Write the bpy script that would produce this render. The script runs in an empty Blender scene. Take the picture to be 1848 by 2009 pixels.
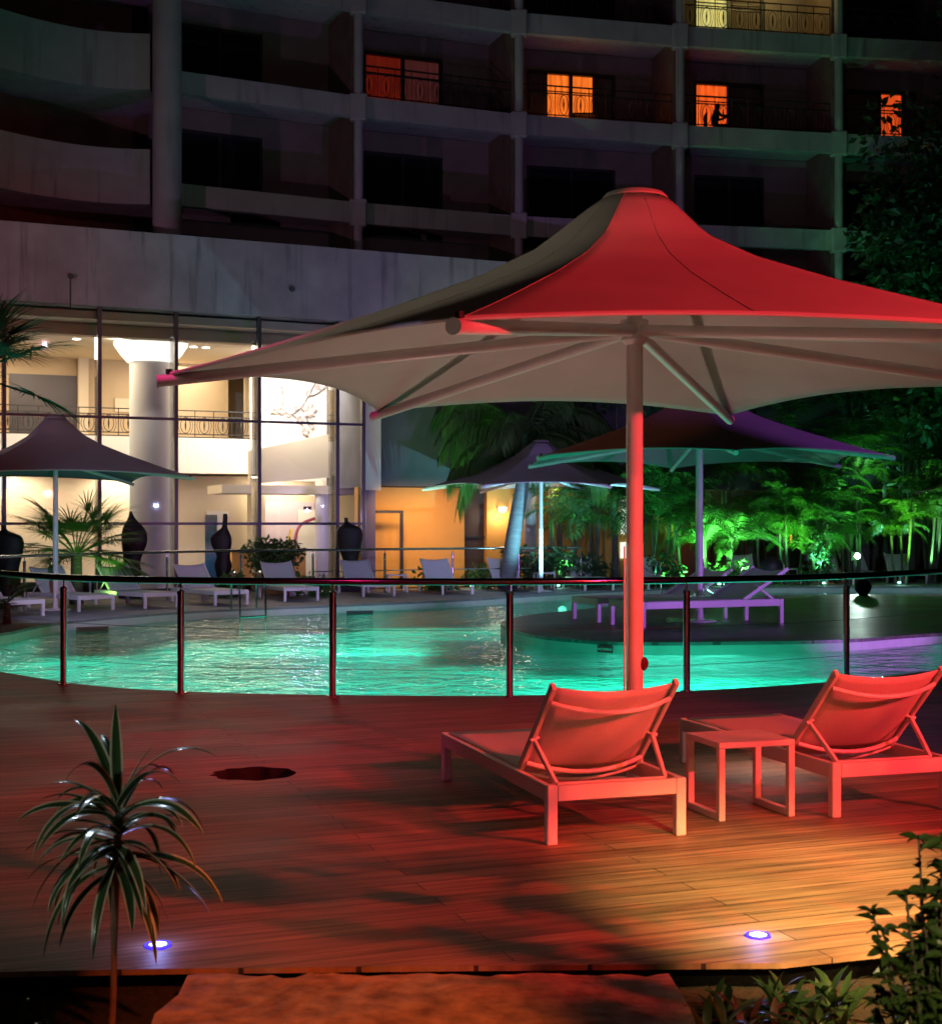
import bpy, math, random
from mathutils import Vector, Matrix, geometry
random.seed(7)
R = math.radians
S = bpy.context.scene
COL = S.collection

# ------------------------------------------------------------------ camera, world, exposure
F, HY, CX, HC = 2736.0, 1029.0, 924.0, 1.7          # focal length and horizon in a 1848 x 2009 frame, eye height
cam_d = bpy.data.cameras.new("camera"); cam = bpy.data.objects.new("camera", cam_d); COL.objects.link(cam)
cam.location = (0, 0, HC); cam.rotation_euler = (R(90), 0, 0)
cam_d.sensor_fit = 'HORIZONTAL'; cam_d.sensor_width = 36; cam_d.lens = 36 * F / 1848
cam_d.shift_y = (HY - 1004.5) / 1848; cam_d.clip_start = 0.1; cam_d.clip_end = 500
cam_d.dof.use_dof = True; cam_d.dof.focus_distance = 11.0; cam_d.dof.aperture_fstop = 5.6
S.camera = cam
W = bpy.data.worlds.new("World"); S.world = W; W.use_nodes = True
wn = W.node_tree.nodes; bg = wn["Background"]
sky = wn.new("ShaderNodeTexSky"); sky.sky_type = 'NISHITA'; sky.sun_disc = False
sky.sun_elevation = R(-4); sky.sun_rotation = R(200)
W.node_tree.links.new(sky.outputs[0], bg.inputs[0]); bg.inputs[1].default_value = 0.04
S.view_settings.view_transform = 'Standard'; S.view_settings.look = 'None'
S.view_settings.exposure = 0.0; S.view_settings.gamma = 1.0
S.render.engine = 'CYCLES'
c = S.cycles
c.use_denoising = True; c.max_bounces = 6; c.diffuse_bounces = 3; c.glossy_bounces = 3; c.transmission_bounces = 3
c.transparent_max_bounces = 12; c.sample_clamp_indirect = 3.0; c.caustics_reflective = False; c.caustics_refractive = False
c.use_light_tree = True

def lamp(kind, loc, power, col, target=None, size=0.1, spot=45, blend=0.5, sy=None, spread=None):
    d = bpy.data.lights.new(kind.lower() + "_lamp", kind); o = bpy.data.objects.new(kind.lower() + "_lamp", d); COL.objects.link(o)
    d.energy = power; d.color = col; o.location = loc
    if kind == 'AREA':
        d.size = size
        if sy: d.shape = 'RECTANGLE'; d.size_y = sy
        if spread: d.spread = R(spread)
    else: d.shadow_soft_size = size
    if kind == 'SPOT': d.spot_size = R(spot); d.spot_blend = blend
    if target is not None:
        o.rotation_euler = (Vector(target) - Vector(loc)).to_track_quat('-Z', 'Y').to_euler()
    return o

RED = (1.0, 0.035, 0.05)
# floodlights without fixtures beside and behind the photographer, mixed with added fill spots
lamp('SPOT', (6.8, 3.9, 3.2), 3000, RED, (1.3, 9.0, 2.5), 0.05, 56, 0.4)
lamp('SPOT', (4.2, 2.6, 2.2), 160, (1.0, 0.42, 0.14), (1.5, 7.5, 0.45), 0.05, 22, 0.8)
lamp('SPOT', (5.5, 3.2, 3.3), 2600, (1.0, 0.05, 0.03), (0.1, 6.7, 0.0), 0.02, 29, 0.7)
lamp('SPOT', (6.2, 1.8, 4.0), 3000, (1.0, 0.045, 0.02), (1.8, 8.0, 0.5), 0.05, 30, 0.8)
lamp('SPOT', (2.9, 2.2, 3.6), 6800, (1.0, 0.62, 0.19), (1.85, 5.95, 0.0), 0.06, 28, 1.0)
lamp('SPOT', (-3.2, 3.0, 2.6), 10, (1.0, 0.85, 0.6), (0.2, 7.8, 0.2), 0.2, 60, 1.0)
lamp('SPOT', (-5, -1, 6), 45, (1.0, 0.36, 0.12), (-1.4, 6.0, 0.0), 0.2, 50, 1.0)  # warm fill, added to lift the left deck
lamp('SPOT', (1.0, 0.8, 3.2), 1300, (1.0, 0.16, 0.03), (-0.45, 4.6, 0.0), 0.05, 20, 0.7)
lamp('SPOT', (-3, 7.5, 5.0), 460, (1.0, 0.015, 0.24), (-0.8, 11.6, 0.0), 0.1, 56, 1.0)
lamp('SPOT', (5, 8.0, 5.0), 300, (0.5, 0.02, 0.8), (3.5, 12.5, 0.0), 0.1, 60, 1.0)
lamp('SPOT', (-6, 3.5, 6.0), 400, (1.0, 0.85, 0.62), (-0.6, 8.9, 3.3), 0.1, 24, 0.9)  # neutral fill, added to lift the dark left canopy panel
lamp('SPOT', (-1.3, 4.9, 0.05), 45, (1.0, 0.66, 0.52), (1.0, 8.6, 4.2), 0.03, 60, 0.5)  # first of three unseen uplights added to brighten the canopy underside
lamp('SPOT', (0.2, 9.9, 0.03), 70, (1.0, 0.66, 0.56), (0.3, 9.6, 3.0), 0.012, 125, 0.6)
lamp('SPOT', (2.1, 9.8, 0.03), 70, (1.0, 0.62, 0.52), (2.1, 9.6, 3.0), 0.012, 125, 0.6)
lamp('AREA', (3, -6, 7), 12, (1.0, 0.6, 0.5), (1, 30, 8), 2.5)  # weak overall fill added behind the camera
# violet, blue and pink floodlights without fixtures; among them fills added for canopies and shrub
lamp('SPOT', (9, 17.5, 0.3), 1300, (0.55, 0.18, 1.0), (4.2, 23.8, 0.5), 0.1, 40, 0.8)
lamp('SPOT', (13.5, 17, 7.0), 1500, (0.50, 0.13, 1.0), (6.2, 24.0, 3.2), 0.05, 26, 0.8)
lamp('SPOT', (4.0, 5.2, 0.3), 50, (0.45, 0.3, 1.0), (2.6, 11.2, 2.5), 0.05, 12, 0.6)
lamp('SPOT', (-2.5, 5.0, 1.2), 40, (0.5, 0.5, 1.0), (-0.2, 6.9, 2.6), 0.05, 10, 0.6)
lamp('SPOT', (-15, 21, 6.0), 1050, (0.95, 0.48, 0.80), (-3, 37, 8.5), 0.03, 70, 1.0)
lamp('SPOT', (-3, 15, 8), 800, (0.62, 0.74, 1.0), (-3, 31, 2.6), 0.03, 62, 1.0)  # cool fill in mid-air, added to lift the far canopy tops
lamp('SPOT', (-5, 14, 6), 420, (1, .22, .10), (2.6, 23.5, 3.6), 0.03, 18, 1.0)  # red-brown fill, added for the left half of the island canopy
lamp('SPOT', (0.8, 1.2, 2.2), 420, (1, .75, .35), (1.5, 3.9, .5), 0.05, 30, 1.0)  # warm fill, added to brighten the glossy shrub
lamp('SPOT', (3, 28, 1.0), 800, (0.55, 0.22, 1.0), (0, 40, 10), 0.03, 100, 1.0)
lamp('SPOT', (2, 12, 9.0), 520, (1.0, 0.48, 0.62), (0, 40, 11.5), 0.05, 70, 1.0)
# bluish fills added over the far loungers, cyan and green spots added under canopies
for x_, y_ in ((-7.5, 26), (-3.0, 29), (1.0, 32.5), (6, 34), (11, 35)):
    lamp('SPOT', (x_+1.2, y_-3.5, 2.3), 430, (0.52, 0.56, 1.0), (x_, y_+1.5, 0.0), 0.02, 74, 1.0)
lamp('SPOT', (2.3, 34.6, 0.1), 1300, (0.25, 0.8, 1.0), (1.9, 35.4, 2.9), 0.02, 120, 0.8)
lamp('SPOT', (4.05, 25.1, 0.05), 170, (0.2, 1.0, 0.55), (4.05, 24.3, 3.0), 0.02, 130, 0.8)

# ------------------------------------------------------------------ helpers
def G(x, y, h=0.0):
    z = F * (HC - h) / (y - HY); return Vector(((x - CX) * z / F, z, h))
def P(x, y, Y): return Vector(((x - CX) * Y / F, Y, HC - (y - HY) * Y / F))

def tag(o, label=None, cat=None, group=None, kind=None):
    if label: o['label'] = label
    if cat: o['category'] = cat
    if group: o['group'] = group
    if kind: o['kind'] = kind
    return o
def thing(name, loc, label, cat, group=None, rz=0.0):
    o = bpy.data.objects.new(name, None); COL.objects.link(o); o.location = loc; o.rotation_euler = (0, 0, rz)
    o.empty_display_size = 0.1
    return tag(o, label, cat, group)

class MB:
    def __init__(s): s.v = []; s.f = []
    def add(s, vs, fs):
        n = len(s.v); s.v += [tuple(p) for p in vs]; s.f += [tuple(i + n for i in f) for f in fs]; return s
    def box(s, a, b, M=None, bev=0.0):
        x0, y0, z0 = a; x1, y1, z1 = b
        if bev <= 0:
            vs = [(x0,y0,z0),(x1,y0,z0),(x1,y1,z0),(x0,y1,z0),(x0,y0,z1),(x1,y0,z1),(x1,y1,z1),(x0,y1,z1)]
            fs = [(0,3,2,1),(4,5,6,7),(0,1,5,4),(1,2,6,5),(2,3,7,6),(3,0,4,7)]
        else:
            import bmesh
            bm = bmesh.new(); bmesh.ops.create_cube(bm, size=1)
            for v in bm.verts: v.co = Vector(((v.co.x+.5)*(x1-x0)+x0, (v.co.y+.5)*(y1-y0)+y0, (v.co.z+.5)*(z1-z0)+z0))
            bmesh.ops.bevel(bm, geom=bm.edges[:], offset=bev, segments=1, affect='EDGES')
            bm.verts.index_update(); vs = [tuple(v.co) for v in bm.verts]; fs = [[v.index for v in f.verts] for f in bm.faces]; bm.free()
        if M is not None: vs = [M @ Vector(p) for p in vs]
        return s.add(vs, fs)
    def bar(s, p, q, w, h, up=(0,0,1), bev=0.0):
        p = Vector(p); q = Vector(q); d = (q - p); L = d.length; d.normalize(); up = Vector(up)
        x = d.cross(up)
        if x.length < 1e-4: x = d.cross(Vector((0,1,0)))
        x.normalize(); z = x.cross(d)
        M = Matrix((( x.x, d.x, z.x, p.x),(x.y, d.y, z.y, p.y),(x.z, d.z, z.z, p.z),(0,0,0,1)))
        return s.box((-w/2, 0, -h/2), (w/2, L, h/2), M, bev)
    def tube(s, pts, r, n=8, cap=True):
        pts = [Vector(p) for p in pts]; m = len(pts)
        rs = r if isinstance(r, (list, tuple)) else [r] * m
        t0 = (pts[1] - pts[0]).normalized(); a = t0.cross(Vector((0,0,1)))
        if a.length < 1e-3: a = t0.cross(Vector((0,1,0)))
        a.normalize(); vs = []; fs = []
        for i, p in enumerate(pts):
            t = (pts[min(i+1, m-1)] - pts[max(i-1, 0)]).normalized()
            a = (a - t * a.dot(t)).normalized(); b = t.cross(a)
            for k in range(n):
                th = 2*math.pi*k/n; vs.append(p + (a*math.cos(th) + b*math.sin(th)) * rs[i])
        for i in range(m-1):
            for k in range(n):
                k2 = (k+1) % n; fs.append((i*n+k, i*n+k2, (i+1)*n+k2, (i+1)*n+k))
        if cap: fs.append(tuple(range(n))[::-1]); fs.append(tuple((m-1)*n+k for k in range(n)))
        return s.add(vs, fs)
    def lathe(s, prof, c=(0,0,0), n=24, sx=1, sy=1):
        vs = []; fs = []; m = len(prof)
        for r, z in prof:
            for k in range(n):
                th = 2*math.pi*k/n; vs.append((c[0]+r*sx*math.cos(th), c[1]+r*sy*math.sin(th), c[2]+z))
        for i in range(m-1):
            for k in range(n):
                k2 = (k+1) % n; fs.append((i*n+k, i*n+k2, (i+1)*n+k2, (i+1)*n+k))
        if prof[0][0] > 1e-4: fs.append(tuple(range(n))[::-1])
        if prof[-1][0] > 1e-4: fs.append(tuple((m-1)*n+k for k in range(n)))
        return s.add(vs, fs)
    def build(s, name, mat, parent=None, smooth=False, bake=False):
        vs = s.v
        if bake and parent is not None:
            l = parent.location; vs = [(x-l.x, y-l.y, z-l.z) for x, y, z in vs]
        me = bpy.data.meshes.new(name); me.from_pydata(vs, [], s.f); me.update()
        if mat: me.materials.append(mat)
        if smooth:
            me.polygons.foreach_set('use_smooth', [True] * len(me.polygons))
            try: me.set_sharp_from_angle(angle=R(40))
            except Exception: pass
        o = bpy.data.objects.new(name, me); COL.objects.link(o); o.parent = parent
        return o
def copy_tree(o, parent=None):
    c = o.copy(); COL.objects.link(c); c.parent = parent
    for ch in list(o.children): copy_tree(ch, c)
    return c

# ------------------------------------------------------------------ materials
def mat(name, col, rough=0.6, metal=0.0, spec=0.5):
    m = bpy.data.materials.new(name); m.use_nodes = True
    b = m.node_tree.nodes["Principled BSDF"]
    b.inputs["Base Color"].default_value = (*col, 1); b.inputs["Roughness"].default_value = rough
    b.inputs["Metallic"].default_value = metal; b.inputs["Specular IOR Level"].default_value = spec
    return m
def nm(m): return m.node_tree.nodes, m.node_tree.links, m.node_tree.nodes["Principled BSDF"]
def noisy(name, c1, c2, scale=5, rough=0.7, metal=0.0, bump=0.0, stretch=(1,1,1), detail=6, obj=True, spec=0.5, rot=0):
    m = mat(name, c1, rough, metal, spec); n, l, b = nm(m)
    tc = n.new("ShaderNodeTexCoord"); mp = n.new("ShaderNodeMapping"); mp.inputs["Scale"].default_value = stretch
    mp.inputs["Rotation"].default_value = (0, 0, rot)
    l.new(tc.outputs["Object"], mp.inputs[0])
    t = n.new("ShaderNodeTexNoise"); t.inputs["Scale"].default_value = scale; t.inputs["Detail"].default_value = detail
    l.new(mp.outputs[0], t.inputs["Vector"])
    r = n.new("ShaderNodeValToRGB"); r.color_ramp.elements[0].position = 0.3; r.color_ramp.elements[1].position = 0.7
    r.color_ramp.elements[0].color = (*c1, 1); r.color_ramp.elements[1].color = (*c2, 1)
    l.new(t.outputs["Fac"], r.inputs[0]); l.new(r.outputs[0], b.inputs["Base Color"])
    if bump:
        bp = n.new("ShaderNodeBump"); bp.inputs["Strength"].default_value = bump; bp.inputs["Distance"].default_value = 0.02
        l.new(t.outputs["Fac"], bp.inputs["Height"]); l.new(bp.outputs[0], b.inputs["Normal"])
    return m
def emis(name, col, s):
    m = mat(name, col, 0.5); b = m.node_tree.nodes["Principled BSDF"]
    b.inputs["Emission Color"].default_value = (*col, 1); b.inputs["Emission Strength"].default_value = s
    return m

def plank_mat(name, cA, cB, rot, pw=0.14, pl=3.2, rough=0.42):
    m = mat(name, cA, rough); n, l, b = nm(m)
    tc = n.new("ShaderNodeTexCoord"); mp = n.new("ShaderNodeMapping"); mp.inputs["Rotation"].default_value = (0, 0, -rot)
    l.new(tc.outputs["Object"], mp.inputs[0])
    br = n.new("ShaderNodeTexBrick"); br.inputs["Scale"].default_value = 1.0; br.inputs["Brick Width"].default_value = pl
    br.inputs["Row Height"].default_value = pw; br.inputs["Mortar Size"].default_value = 0.0034; br.inputs["Mortar Smooth"].default_value = 0.2
    br.offset = 0.37; br.inputs["Color1"].default_value = (*cA, 1); br.inputs["Color2"].default_value = (*cB, 1)
    br.inputs["Mortar"].default_value = (0.03, 0.018, 0.012, 1); br.inputs["Bias"].default_value = 0.0
    l.new(mp.outputs[0], br.inputs["Vector"])
    m2 = n.new("ShaderNodeMapping"); m2.inputs["Scale"].default_value = (0.9, 16, 1); l.new(mp.outputs[0], m2.inputs[0])
    t = n.new("ShaderNodeTexNoise"); t.inputs["Scale"].default_value = 1.6; t.inputs["Detail"].default_value = 8; l.new(m2.outputs[0], t.inputs["Vector"])
    t2 = n.new("ShaderNodeTexNoise"); t2.inputs["Scale"].default_value = 0.9; t2.inputs["Detail"].default_value = 5; l.new(mp.outputs[0], t2.inputs["Vector"])
    r = n.new("ShaderNodeMapRange"); r.inputs[1].default_value = 0.3; r.inputs[2].default_value = 0.7; r.inputs[3].default_value = 0.45; r.inputs[4].default_value = 1.45
    l.new(t.outputs["Fac"], r.inputs[0])
    r2 = n.new("ShaderNodeMapRange"); r2.inputs[1].default_value = 0.3; r2.inputs[2].default_value = 0.7; r2.inputs[3].default_value = 0.7; r2.inputs[4].default_value = 1.25
    l.new(t2.outputs["Fac"], r2.inputs[0])
    mu = n.new("ShaderNodeMath"); mu.operation = 'MULTIPLY'; l.new(r.outputs[0], mu.inputs[0]); l.new(r2.outputs[0], mu.inputs[1])
    vm = n.new("ShaderNodeVectorMath"); vm.operation = 'SCALE'; l.new(br.outputs["Color"], vm.inputs[0]); l.new(mu.outputs[0], vm.inputs["Scale"])
    l.new(vm.outputs[0], b.inputs["Base Color"])
    rr = n.new("ShaderNodeMapRange"); rr.inputs[3].default_value = rough - 0.12; rr.inputs[4].default_value = rough + 0.25
    l.new(t2.outputs["Fac"], rr.inputs[0]); l.new(rr.outputs[0], b.inputs["Roughness"])
    bp = n.new("ShaderNodeBump"); bp.inputs["Strength"].default_value = 0.6; bp.inputs["Distance"].default_value = 0.006
    ad = n.new("ShaderNodeMath"); ad.operation = 'MULTIPLY_ADD'; ad.inputs[1].default_value = 0.35
    inv = n.new("ShaderNodeMath"); inv.operation = 'SUBTRACT'; inv.inputs[0].default_value = 1.0; l.new(br.outputs["Fac"], inv.inputs[1])
    l.new(t.outputs["Fac"], ad.inputs[0]); l.new(inv.outputs[0], ad.inputs[2])
    l.new(ad.outputs[0], bp.inputs["Height"]); l.new(bp.outputs[0], b.inputs["Normal"])
    return m
PLANK = R(20)
M_deck = plank_mat("deck_wood", (0.17, 0.10, 0.065), (0.28, 0.175, 0.115), PLANK, rough=0.52)
M_island = plank_mat("island_wood", (0.12, 0.085, 0.085), (0.17, 0.13, 0.12), R(4), 0.14, 4, 0.36)
M_paving = noisy("paving_stone", (0.13, 0.12, 0.13), (0.22, 0.2, 0.2), 3, 0.75, bump=0.3)
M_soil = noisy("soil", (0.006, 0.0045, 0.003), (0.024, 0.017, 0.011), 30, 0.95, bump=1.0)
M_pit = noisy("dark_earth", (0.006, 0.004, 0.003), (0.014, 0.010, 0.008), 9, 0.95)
M_slab = noisy("stone", (0.17, 0.11, 0.08), (0.46, 0.33, 0.24), 11, 0.85, bump=1.0, detail=15)
M_white = noisy("white_paint", (0.66, 0.64, 0.62), (0.72, 0.70, 0.67), 4, 0.38)
M_sling = noisy("sling_fabric", (0.52, 0.50, 0.50), (0.58, 0.56, 0.55), 60, 0.7)
def canopy_mat(name, col):
    m = noisy(name, col, tuple(min(1, x*1.16) for x in col), 2.0, 0.75, bump=0.25)
    n, l, b = nm(m); out = n["Material Output"]
    tr = n.new("ShaderNodeBsdfTranslucent"); tr.inputs[0].default_value = (*[x*0.9 for x in col], 1)
    mx = n.new("ShaderNodeMixShader"); mx.inputs[0].default_value = 0.06
    l.new(b.outputs[0], mx.inputs[1]); l.new(tr.outputs[0], mx.inputs[2]); l.new(mx.outputs[0], out.inputs[0]); return m
M_canopy = canopy_mat("canopy_fabric", (0.56, 0.53, 0.50))
M_canopy_dk = canopy_mat("grey_canopy_fabric", (0.34, 0.33, 0.35))
M_steel = mat("steel", (0.62, 0.62, 0.64), 0.16, 1.0)
M_steel_dk = mat("handrail_metal", (0.20, 0.18, 0.18), 0.18, 1.0)
M_cable = mat("cable", (0.25, 0.25, 0.26), 0.4, 0.8)
M_black = mat("black_metal", (0.02, 0.02, 0.022), 0.45)
M_bronze = noisy("bronze", (0.008, 0.007, 0.006), (0.018, 0.015, 0.012), 6, 0.6, 0.2)
M_mull = mat("mullion_metal", (0.07, 0.065, 0.07), 0.4, 0.5)
M_iron = mat("wrought_iron", (0.02, 0.018, 0.016), 0.5)
def stained(name, c1, c2, stain):
    m = noisy(name, c1, c2, 1.2, 0.85, bump=0.15); n, l, b = nm(m)
    ramp = [x for x in n if x.bl_idname == 'ShaderNodeValToRGB'][0]; tc = [x for x in n if x.bl_idname == 'ShaderNodeTexCoord'][0]
    mp = n.new("ShaderNodeMapping"); mp.inputs["Scale"].default_value = (3.0, 3.0, 0.22); l.new(tc.outputs["Object"], mp.inputs[0])
    t = n.new("ShaderNodeTexNoise"); t.inputs["Scale"].default_value = 1.5; t.inputs["Detail"].default_value = 7; l.new(mp.outputs[0], t.inputs["Vector"])
    r = n.new("ShaderNodeMapRange"); r.inputs[1].default_value = 0.56; r.inputs[2].default_value = 0.75; l.new(t.outputs["Fac"], r.inputs[0])
    mx = n.new("ShaderNodeMix"); mx.data_type = 'RGBA'; l.new(r.outputs[0], mx.inputs[0]); l.new(ramp.outputs[0], mx.inputs[6]); mx.inputs[7].default_value = (*stain, 1)
    l.new(mx.outputs[2], b.inputs["Base Color"]); return m
M_conc = stained("hotel_render", (0.30, 0.27, 0.26), (0.37, 0.34, 0.32), (0.20, 0.185, 0.18))
M_fascia = stained("fascia_render", (0.30, 0.26, 0.27), (0.42, 0.37, 0.38), (0.15, 0.13, 0.14))
M_recess = noisy("recess_shade", (0.15, 0.12, 0.11), (0.20, 0.16, 0.15), 1.5, 0.85)  # balcony back walls coloured darker to stand for shade under the slabs
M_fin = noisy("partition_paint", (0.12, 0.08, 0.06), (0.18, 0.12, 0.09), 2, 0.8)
M_dark = noisy("dark_wall", (0.055, 0.055, 0.062), (0.085, 0.082, 0.09), 1.5, 0.85, bump=0.1)
M_orange = noisy("orange_paint", (0.62, 0.30, 0.06), (0.72, 0.36, 0.08), 1.0, 0.7, bump=0.05)
M_brown = mat("brown_door", (0.05, 0.028, 0.02), 0.5)
M_cream = noisy("cream_plaster", (0.62, 0.52, 0.38), (0.70, 0.60, 0.44), 0.8, 0.7)
M_beige = noisy("beige_plaster", (0.48, 0.36, 0.22), (0.55, 0.42, 0.27), 0.7, 0.75)
M_offw = noisy("white_plaster", (0.72, 0.69, 0.64), (0.78, 0.75, 0.7), 0.6, 0.7)
M_ofloor = mat("lobby_tile", (0.55, 0.38, 0.22), 0.25)
M_curtain = noisy("curtain", (0.10, 0.075, 0.06), (0.16, 0.12, 0.1), 6, 0.9, stretch=(6, 6, 0.2))
def glass_mat(name, tint=(0.95, 0.96, 0.97), refl=0.10):
    m = bpy.data.materials.new(name); m.use_nodes = True; n = m.node_tree.nodes; l = m.node_tree.links
    n.remove(n["Principled BSDF"]); out = n["Material Output"]
    t = n.new("ShaderNodeBsdfTransparent"); t.inputs[0].default_value = (*tint, 1)
    g = n.new("ShaderNodeBsdfGlossy"); g.inputs["Roughness"].default_value = 0.03
    fr = n.new("ShaderNodeFresnel"); fr.inputs[0].default_value = 1.5
    mx = n.new("ShaderNodeMixShader"); l.new(fr.outputs[0], mx.inputs[0]); l.new(t.outputs[0], mx.inputs[1]); l.new(g.outputs[0], mx.inputs[2])
    l.new(mx.outputs[0], out.inputs[0]); return m
M_glass = glass_mat("lobby_glass")
M_fin_glass = glass_mat("fin_glass"); n = M_fin_glass.node_tree.nodes; l = M_fin_glass.node_tree.links
df = n.new("ShaderNodeBsdfDiffuse"); df.inputs[0].default_value = (.75, .78, .75, 1); m0 = [x for x in n if x.bl_idname == 'ShaderNodeMixShader'][0]
m1 = n.new("ShaderNodeMixShader"); m1.inputs[0].default_value = .12; l.new(m0.outputs[0], m1.inputs[1]); l.new(df.outputs[0], m1.inputs[2]); l.new(m1.outputs[0], n["Material Output"].inputs[0])
M_dkglass = mat("dark_window_glass", (0.012, 0.013, 0.018), 0.12)
# water: clear turquoise sheet with small ripples
M_water = bpy.data.materials.new("pool_water"); M_water.use_nodes = True
n = M_water.node_tree.nodes; l = M_water.node_tree.links; n.remove(n["Principled BSDF"])
t = n.new("ShaderNodeBsdfTransparent"); t.inputs[0].default_value = (0.33, 0.92, 0.84, 1)
g = n.new("ShaderNodeBsdfGlossy"); g.inputs["Roughness"].default_value = 0.02
tc = n.new("ShaderNodeTexCoord"); mp = n.new("ShaderNodeMapping"); mp.inputs["Scale"].default_value = (1.0, 0.8, 1); l.new(tc.outputs["Object"], mp.inputs[0])
hs = []
for sc_, am_, di_ in ((1.7, 0.055, 0.4), (4.2, 0.026, 0.8), (11.0, 0.008, 0.4)):
    a = n.new("ShaderNodeTexNoise"); a.inputs["Scale"].default_value = sc_; a.inputs["Detail"].default_value = 2; a.inputs["Distortion"].default_value = di_
    l.new(mp.outputs[0], a.inputs["Vector"]); q_ = n.new("ShaderNodeMath"); q_.operation = 'MULTIPLY'; q_.inputs[1].default_value = am_; l.new(a.outputs["Fac"], q_.inputs[0]); hs.append(q_)
a1 = n.new("ShaderNodeMath"); l.new(hs[0].outputs[0], a1.inputs[0]); l.new(hs[1].outputs[0], a1.inputs[1])
a2 = n.new("ShaderNodeMath"); l.new(a1.outputs[0], a2.inputs[0]); l.new(hs[2].outputs[0], a2.inputs[1])
bp = n.new("ShaderNodeBump"); bp.inputs["Strength"].default_value = 1.0; bp.inputs["Distance"].default_value = 1.9; l.new(a2.outputs[0], bp.inputs["Height"])
l.new(bp.outputs[0], g.inputs["Normal"])
fr = n.new("ShaderNodeFresnel"); fr.inputs[0].default_value = 1.75; l.new(bp.outputs[0], fr.inputs["Normal"])
mx = n.new("ShaderNodeMixShader"); l.new(fr.outputs[0], mx.inputs[0]); l.new(t.outputs[0], mx.inputs[1]); l.new(g.outputs[0], mx.inputs[2])
l.new(mx.outputs[0], n["Material Output"].inputs[0])
def tile_mat():
    m = mat("pool_tile", (0.25, 0.75, 0.62), 0.5); n, l, b = nm(m)
    tc = n.new("ShaderNodeTexCoord"); t = n.new("ShaderNodeTexNoise"); t.inputs["Scale"].default_value = 0.7; t.inputs["Detail"].default_value = 4
    l.new(tc.outputs["Object"], t.inputs["Vector"])
    v = n.new("ShaderNodeTexVoronoi"); v.feature = 'DISTANCE_TO_EDGE'; v.inputs["Scale"].default_value = 2.2
    t3 = n.new("ShaderNodeTexNoise"); t3.inputs["Scale"].default_value = 2.5; l.new(tc.outputs["Object"], t3.inputs["Vector"])
    l.new(t3.outputs["Color"], v.inputs["Vector"])
    r = n.new("ShaderNodeValToRGB"); r.color_ramp.elements[0].position = 0.3; r.color_ramp.elements[1].position = 0.7
    r.color_ramp.elements[0].color = (0.10, 0.62, 0.46, 1); r.color_ramp.elements[1].color = (0.20, 0.76, 0.60, 1)
    l.new(t.outputs["Fac"], r.inputs[0]); l.new(r.outputs[0], b.inputs["Base Color"]); return m
M_tile = tile_mat()
M_coping = noisy("pool_wall", (0.42, 0.38, 0.36), (0.5, 0.46, 0.43), 4, 0.6)
def leaf_mat(name, c1, c2, rough=0.45, trans=0.25):
    m = noisy(name, c1, c2, 1.8, rough); n, l, b = nm(m); out = n["Material Output"]
    tr = n.new("ShaderNodeBsdfTranslucent"); tr.inputs[0].default_value = (c2[0]*1.6, c2[1]*1.6, c2[2]*1.2, 1)
    mx = n.new("ShaderNodeMixShader"); mx.inputs[0].default_value = trans
    l.new(b.outputs[0], mx.inputs[1]); l.new(tr.outputs[0], mx.inputs[2]); l.new(mx.outputs[0], out.inputs[0]); return m
M_palm = leaf_mat("palm_leaf", (0.035, 0.10, 0.025), (0.07, 0.16, 0.035))
M_leafdk = leaf_mat("dark_leaf", (0.015, 0.04, 0.015), (0.035, 0.075, 0.025))
M_leafgl = leaf_mat("glossy_leaf", (0.02, 0.045, 0.012), (0.04, 0.075, 0.02), 0.25, 0.12)
M_stem = noisy("palm_stem", (0.05, 0.06, 0.04), (0.11, 0.11, 0.08), 5, 0.7)
M_bark = noisy("bark", (0.04, 0.035, 0.03), (0.09, 0.08, 0.065), 8, 0.9, bump=0.4, stretch=(1, 1, 4))
M_lit = emis("lamp_glass", (1.0, 0.93, 0.82), 9)
M_poolens = emis("pool_lens", (.4, 1, .75), 3)
M_dot = emis("downlight_glass", (1.0, 0.92, 0.75), 14)
M_blue = emis("blue_led", (0.62, 0.68, 1.0), 16)
M_bluering = emis("blue_led_rim", (0.03, 0.02, 1.0), 2.2)
M_green = emis("green_led", (0.25, 1.0, 0.65), 10)
M_amber = emis("amber_room", (1.0, 0.22, 0.03), 1.5)

# ------------------------------------------------------------------ ground, decks, pool
def smooth_line(pts, n=6, closed=False):
    out = []; m = len(pts); rng = range(m) if closed else range(m-1)
    for i in rng:
        p = [Vector(pts[(i+k) % m]) if closed else Vector(pts[min(max(i+k, 0), m-1)]) for k in (-1, 0, 1, 2)]
        for j in range(n):
            t_ = j/n; out.append(0.5*((2*p[1]) + (p[2]-p[0])*t_ + (2*p[0]-5*p[1]+4*p[2]-p[3])*t_**2 + (3*p[1]-p[0]-3*p[2]+p[3])*t_**3))
    if not closed: out.append(Vector(pts[-1]))
    return out
def g2(x, y): p = G(x, y); return (p.x, p.y)
near_edge = [g2(0,1318), g2(180,1345), g2(400,1358), g2(650,1363.5), g2(1000,1365), g2(1350,1356), g2(1660,1335), g2(1848,1313), (8.2,18.8), (12,21.0), (17,23.0)]
far_edge = [(17,38.6), g2(1848,1151), g2(1440,1151.5), g2(1224,1158), g2(1094,1165), g2(898,1177), g2(670,1187), g2(518,1193), g2(347,1201), g2(120,1221), g2(0,1243), (-8.2,19.6), (-7.6,17.6)]
island = [g2(983,1221), g2(1029,1208), g2(1126,1197), g2(1224,1187), g2(1330,1177), g2(1440,1169.5), (10,34), (14.5,34.0), (15,29), (13,25), g2(1848,1242), g2(1653,1255), g2(1408,1259.5), g2(1231,1260), g2(1159,1257), g2(1061,1248), g2(1003,1234)]
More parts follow.
